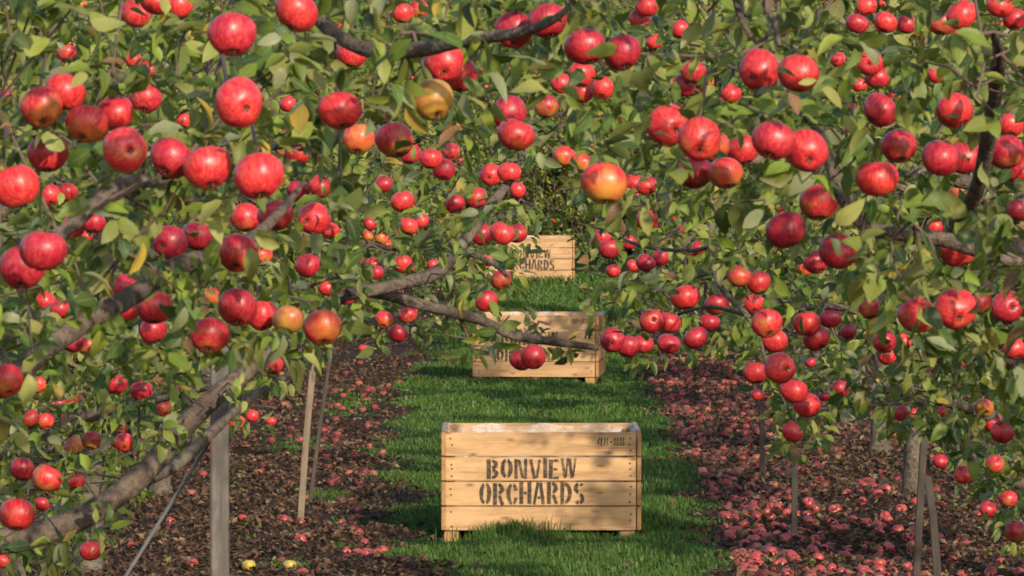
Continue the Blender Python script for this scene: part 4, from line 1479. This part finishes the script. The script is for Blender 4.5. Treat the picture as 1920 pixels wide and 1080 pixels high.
# labels
COLN = ['at the far left', 'left of the weathered stake', 'over the weathered stake', 'over the thin leaning poles', 'left of the crates', 'by the crates\' left half', 'by the crates\' right half', 'right of the crates', 'over the short stakes', 'right of the short stakes', 'left of the crossed stakes', 'at the far right']
COLX = [0, 150, 330, 500, 660, 820, 1000, 1130, 1330, 1500, 1620, 1780, 2000]
ROWN = ['at the top', 'high up', 'in the upper foliage', 'at mid height', 'low down', 'near the bottom']
ROWY = [0, 120, 240, 380, 560, 740, 1100]
cells = {}
for a in APPLES:
    ci = min(11, max(0, int(np.searchsorted(COLX, a['px'], 'right')) - 1))
    ri = min(5, max(0, int(np.searchsorted(ROWY, a['py'], 'right')) - 1))
    size = 'large' if a['d'] > 62 else ('mid-sized' if a['d'] > 36 else 'small')
    cells.setdefault((size, a['c'], ri, ci), []).append(a)
for (size, c, ri, ci), lst in cells.items():
    base = f"{size} {COLS[c][2]} apple {ROWN[ri]} {COLN[ci]}"
    todo = sorted(lst, key=lambda a: a['px'])
    n = len(todo)
    for i, a in enumerate(todo):
        if n == 1:
            s = ''
        elif i == 0:
            s = ', leftmost there'
        elif i == n - 1:
            s = ', rightmost there'
        elif n == 3:
            s = ', middle one there'
        elif i == 1:
            s = ', second from left'
        elif i == n - 2:
            s = ', second from right'
        else:
            s = f', {ORD[i]} from left'
        a['label'] = base + s
for a in APPLES:
    o = link('apple', APPLE_ME[a['me']])
    o.location = a['loc']
    o.rotation_mode = 'QUATERNION'
    q = Vector((0, 0, -1)).rotation_difference(a['bot'])
    o.rotation_quaternion = q @ Matrix.Rotation(random.uniform(0, 6.28), 3, 'Z').to_quaternion()
    o.scale = (a['s'] * random.uniform(0.97, 1.03), a['s'] * random.uniform(0.95, 1.03), a['s'] * random.uniform(0.93, 1.05))
    bl, ti, _ = COLS[a['c']]
    o['blush'] = float(np.clip(bl + random.gauss(-0.02, 0.11), 0.2, 1.05))
    o['tint'] = float(np.clip(ti + random.gauss(0, 0.1), 0, 1))
    tag(o, a['label'], 'apple', 'apples hanging in the trees')
    if a['d'] > 34:
        link('stem', STEM_ME, o)
        link('calyx', CALYX_ME, o)

# ------------------------------------------------------------------ windfalls on the ground
gw = np.random.default_rng(9)
W_REST = []


def zone(Y):
    return ', nearer than the front crate' if Y < 35 else (', level with the front crate' if Y < 37.5 else ', behind the front crate')


spots = []
n = 0
while n < 1350:
    if gw.random() < 0.85:
        Y = 31 + 34 * gw.random() ** 1.3
        x = interp(Y, XR) + 0.03 + (abs(gw.normal(0, 0.62)) if gw.random() < 0.85 else gw.uniform(0, 1.9))
        lab, grp = 'red windfall apple in the dense carpet right of the grass' + zone(Y), 'windfall apples right of the grass'
    else:
        Y = 31 + 30 * gw.random()
        x = interp(Y, XL) - 0.02 - abs(gw.normal(0, 0.75))
        lab, grp = 'red windfall apple on the leaf litter left of the grass' + zone(Y), 'windfall apples left of the grass'
    if abs(x) > Y / F * 960 + 0.05:
        continue
    n += 1
    spots.append((x, Y, lab, grp))
for dx, dY in ((0, 0), (0.05, 0.1), (0.11, 0.05), (0.03, -0.2), (0.10, -0.3), (0.0, -0.45), (0.14, 0.3), (-0.06, 0.2)):
    spots.append((-0.86 + dx, 34.3 + dY, 'red windfall apple in the small heap left of the front crate', 'windfall apples heaped left of the crate'))
spots.sort(key=lambda s: s[1])
px_, py_, _d = proj(np.array([(s[0], s[1], 0.03) for s in spots]))
inframe = (px_ > 2) & (px_ < 1918) & (py_ < 1078)
proto_n = 0
for (x, Y, lab, grp), f in zip(spots, inframe):
    z = float(gz(np.array(x), np.array(Y))) + float(gw.uniform(-0.006, 0.024))
    if f and proto_n < 285:
        o = link('windfall_apple', FALL_ME[int(gw.integers(0, 4))])
        o.location = (x, Y, z)
        o.rotation_euler = (gw.uniform(-1.2, 1.2), gw.uniform(-1.2, 1.2), gw.uniform(0, 6.28))
        s = gw.uniform(0.8, 1.02)
        o.scale = (s, s, s)
        o['blush'] = float(gw.uniform(0.75, 1.0))
        o['tint'] = float(gw.uniform(0.2, 0.9))
        tag(o, lab, 'windfall apple', grp)
        proto_n += 1
    else:
        W_REST.append((x, Y, z))
if W_REST:
    wr = np.array(W_REST)
    V = (av[None] * gw.uniform(0.8, 1.0, (len(wr), 1, 1)) + wr[:, None]).reshape(-1, 3)
    b = (np.arange(len(wr)) * len(av))[:, None, None]
    pal = np.array([(0.25, 0.045, 0.040), (0.17, 0.028, 0.028), (0.28, 0.085, 0.055), (0.12, 0.04, 0.028)])
    c = pal[gw.integers(0, 4, len(wr))]
    me = mesh_np('distant_windfalls', V, [(aq[None] + b).reshape(-1, 4), (at_[None] + b).reshape(-1, 3)], mat_attr('distant_windfall_skin', 0.6), col=np.repeat(c, len(av), 0))
    tag(link('distant_windfalls', me), 'carpet of small red windfall apples farther back under the trees', 'windfall apples', kind='stuff')
for px, py, lab in ((543, 1068, 'yellow green windfall apple at the bottom edge left of the grass, right one'), (466, 1066, 'yellow green windfall apple at the bottom edge just right of the weathered stake'), (1527, 923, 'pale yellow windfall apple beside the nearer short stake')):
    Y = 2.40 / ((py - 225) / F)
    p = P(px, py, Y)
    o = link('windfall_apple', FALL_ME[0])
    o.location = (p.x, Y, float(gz(np.array(p.x), np.array(Y))) + 0.03)
    o['blush'] = -1.2
    o['tint'] = 0.9
    tag(o, lab, 'windfall apple')
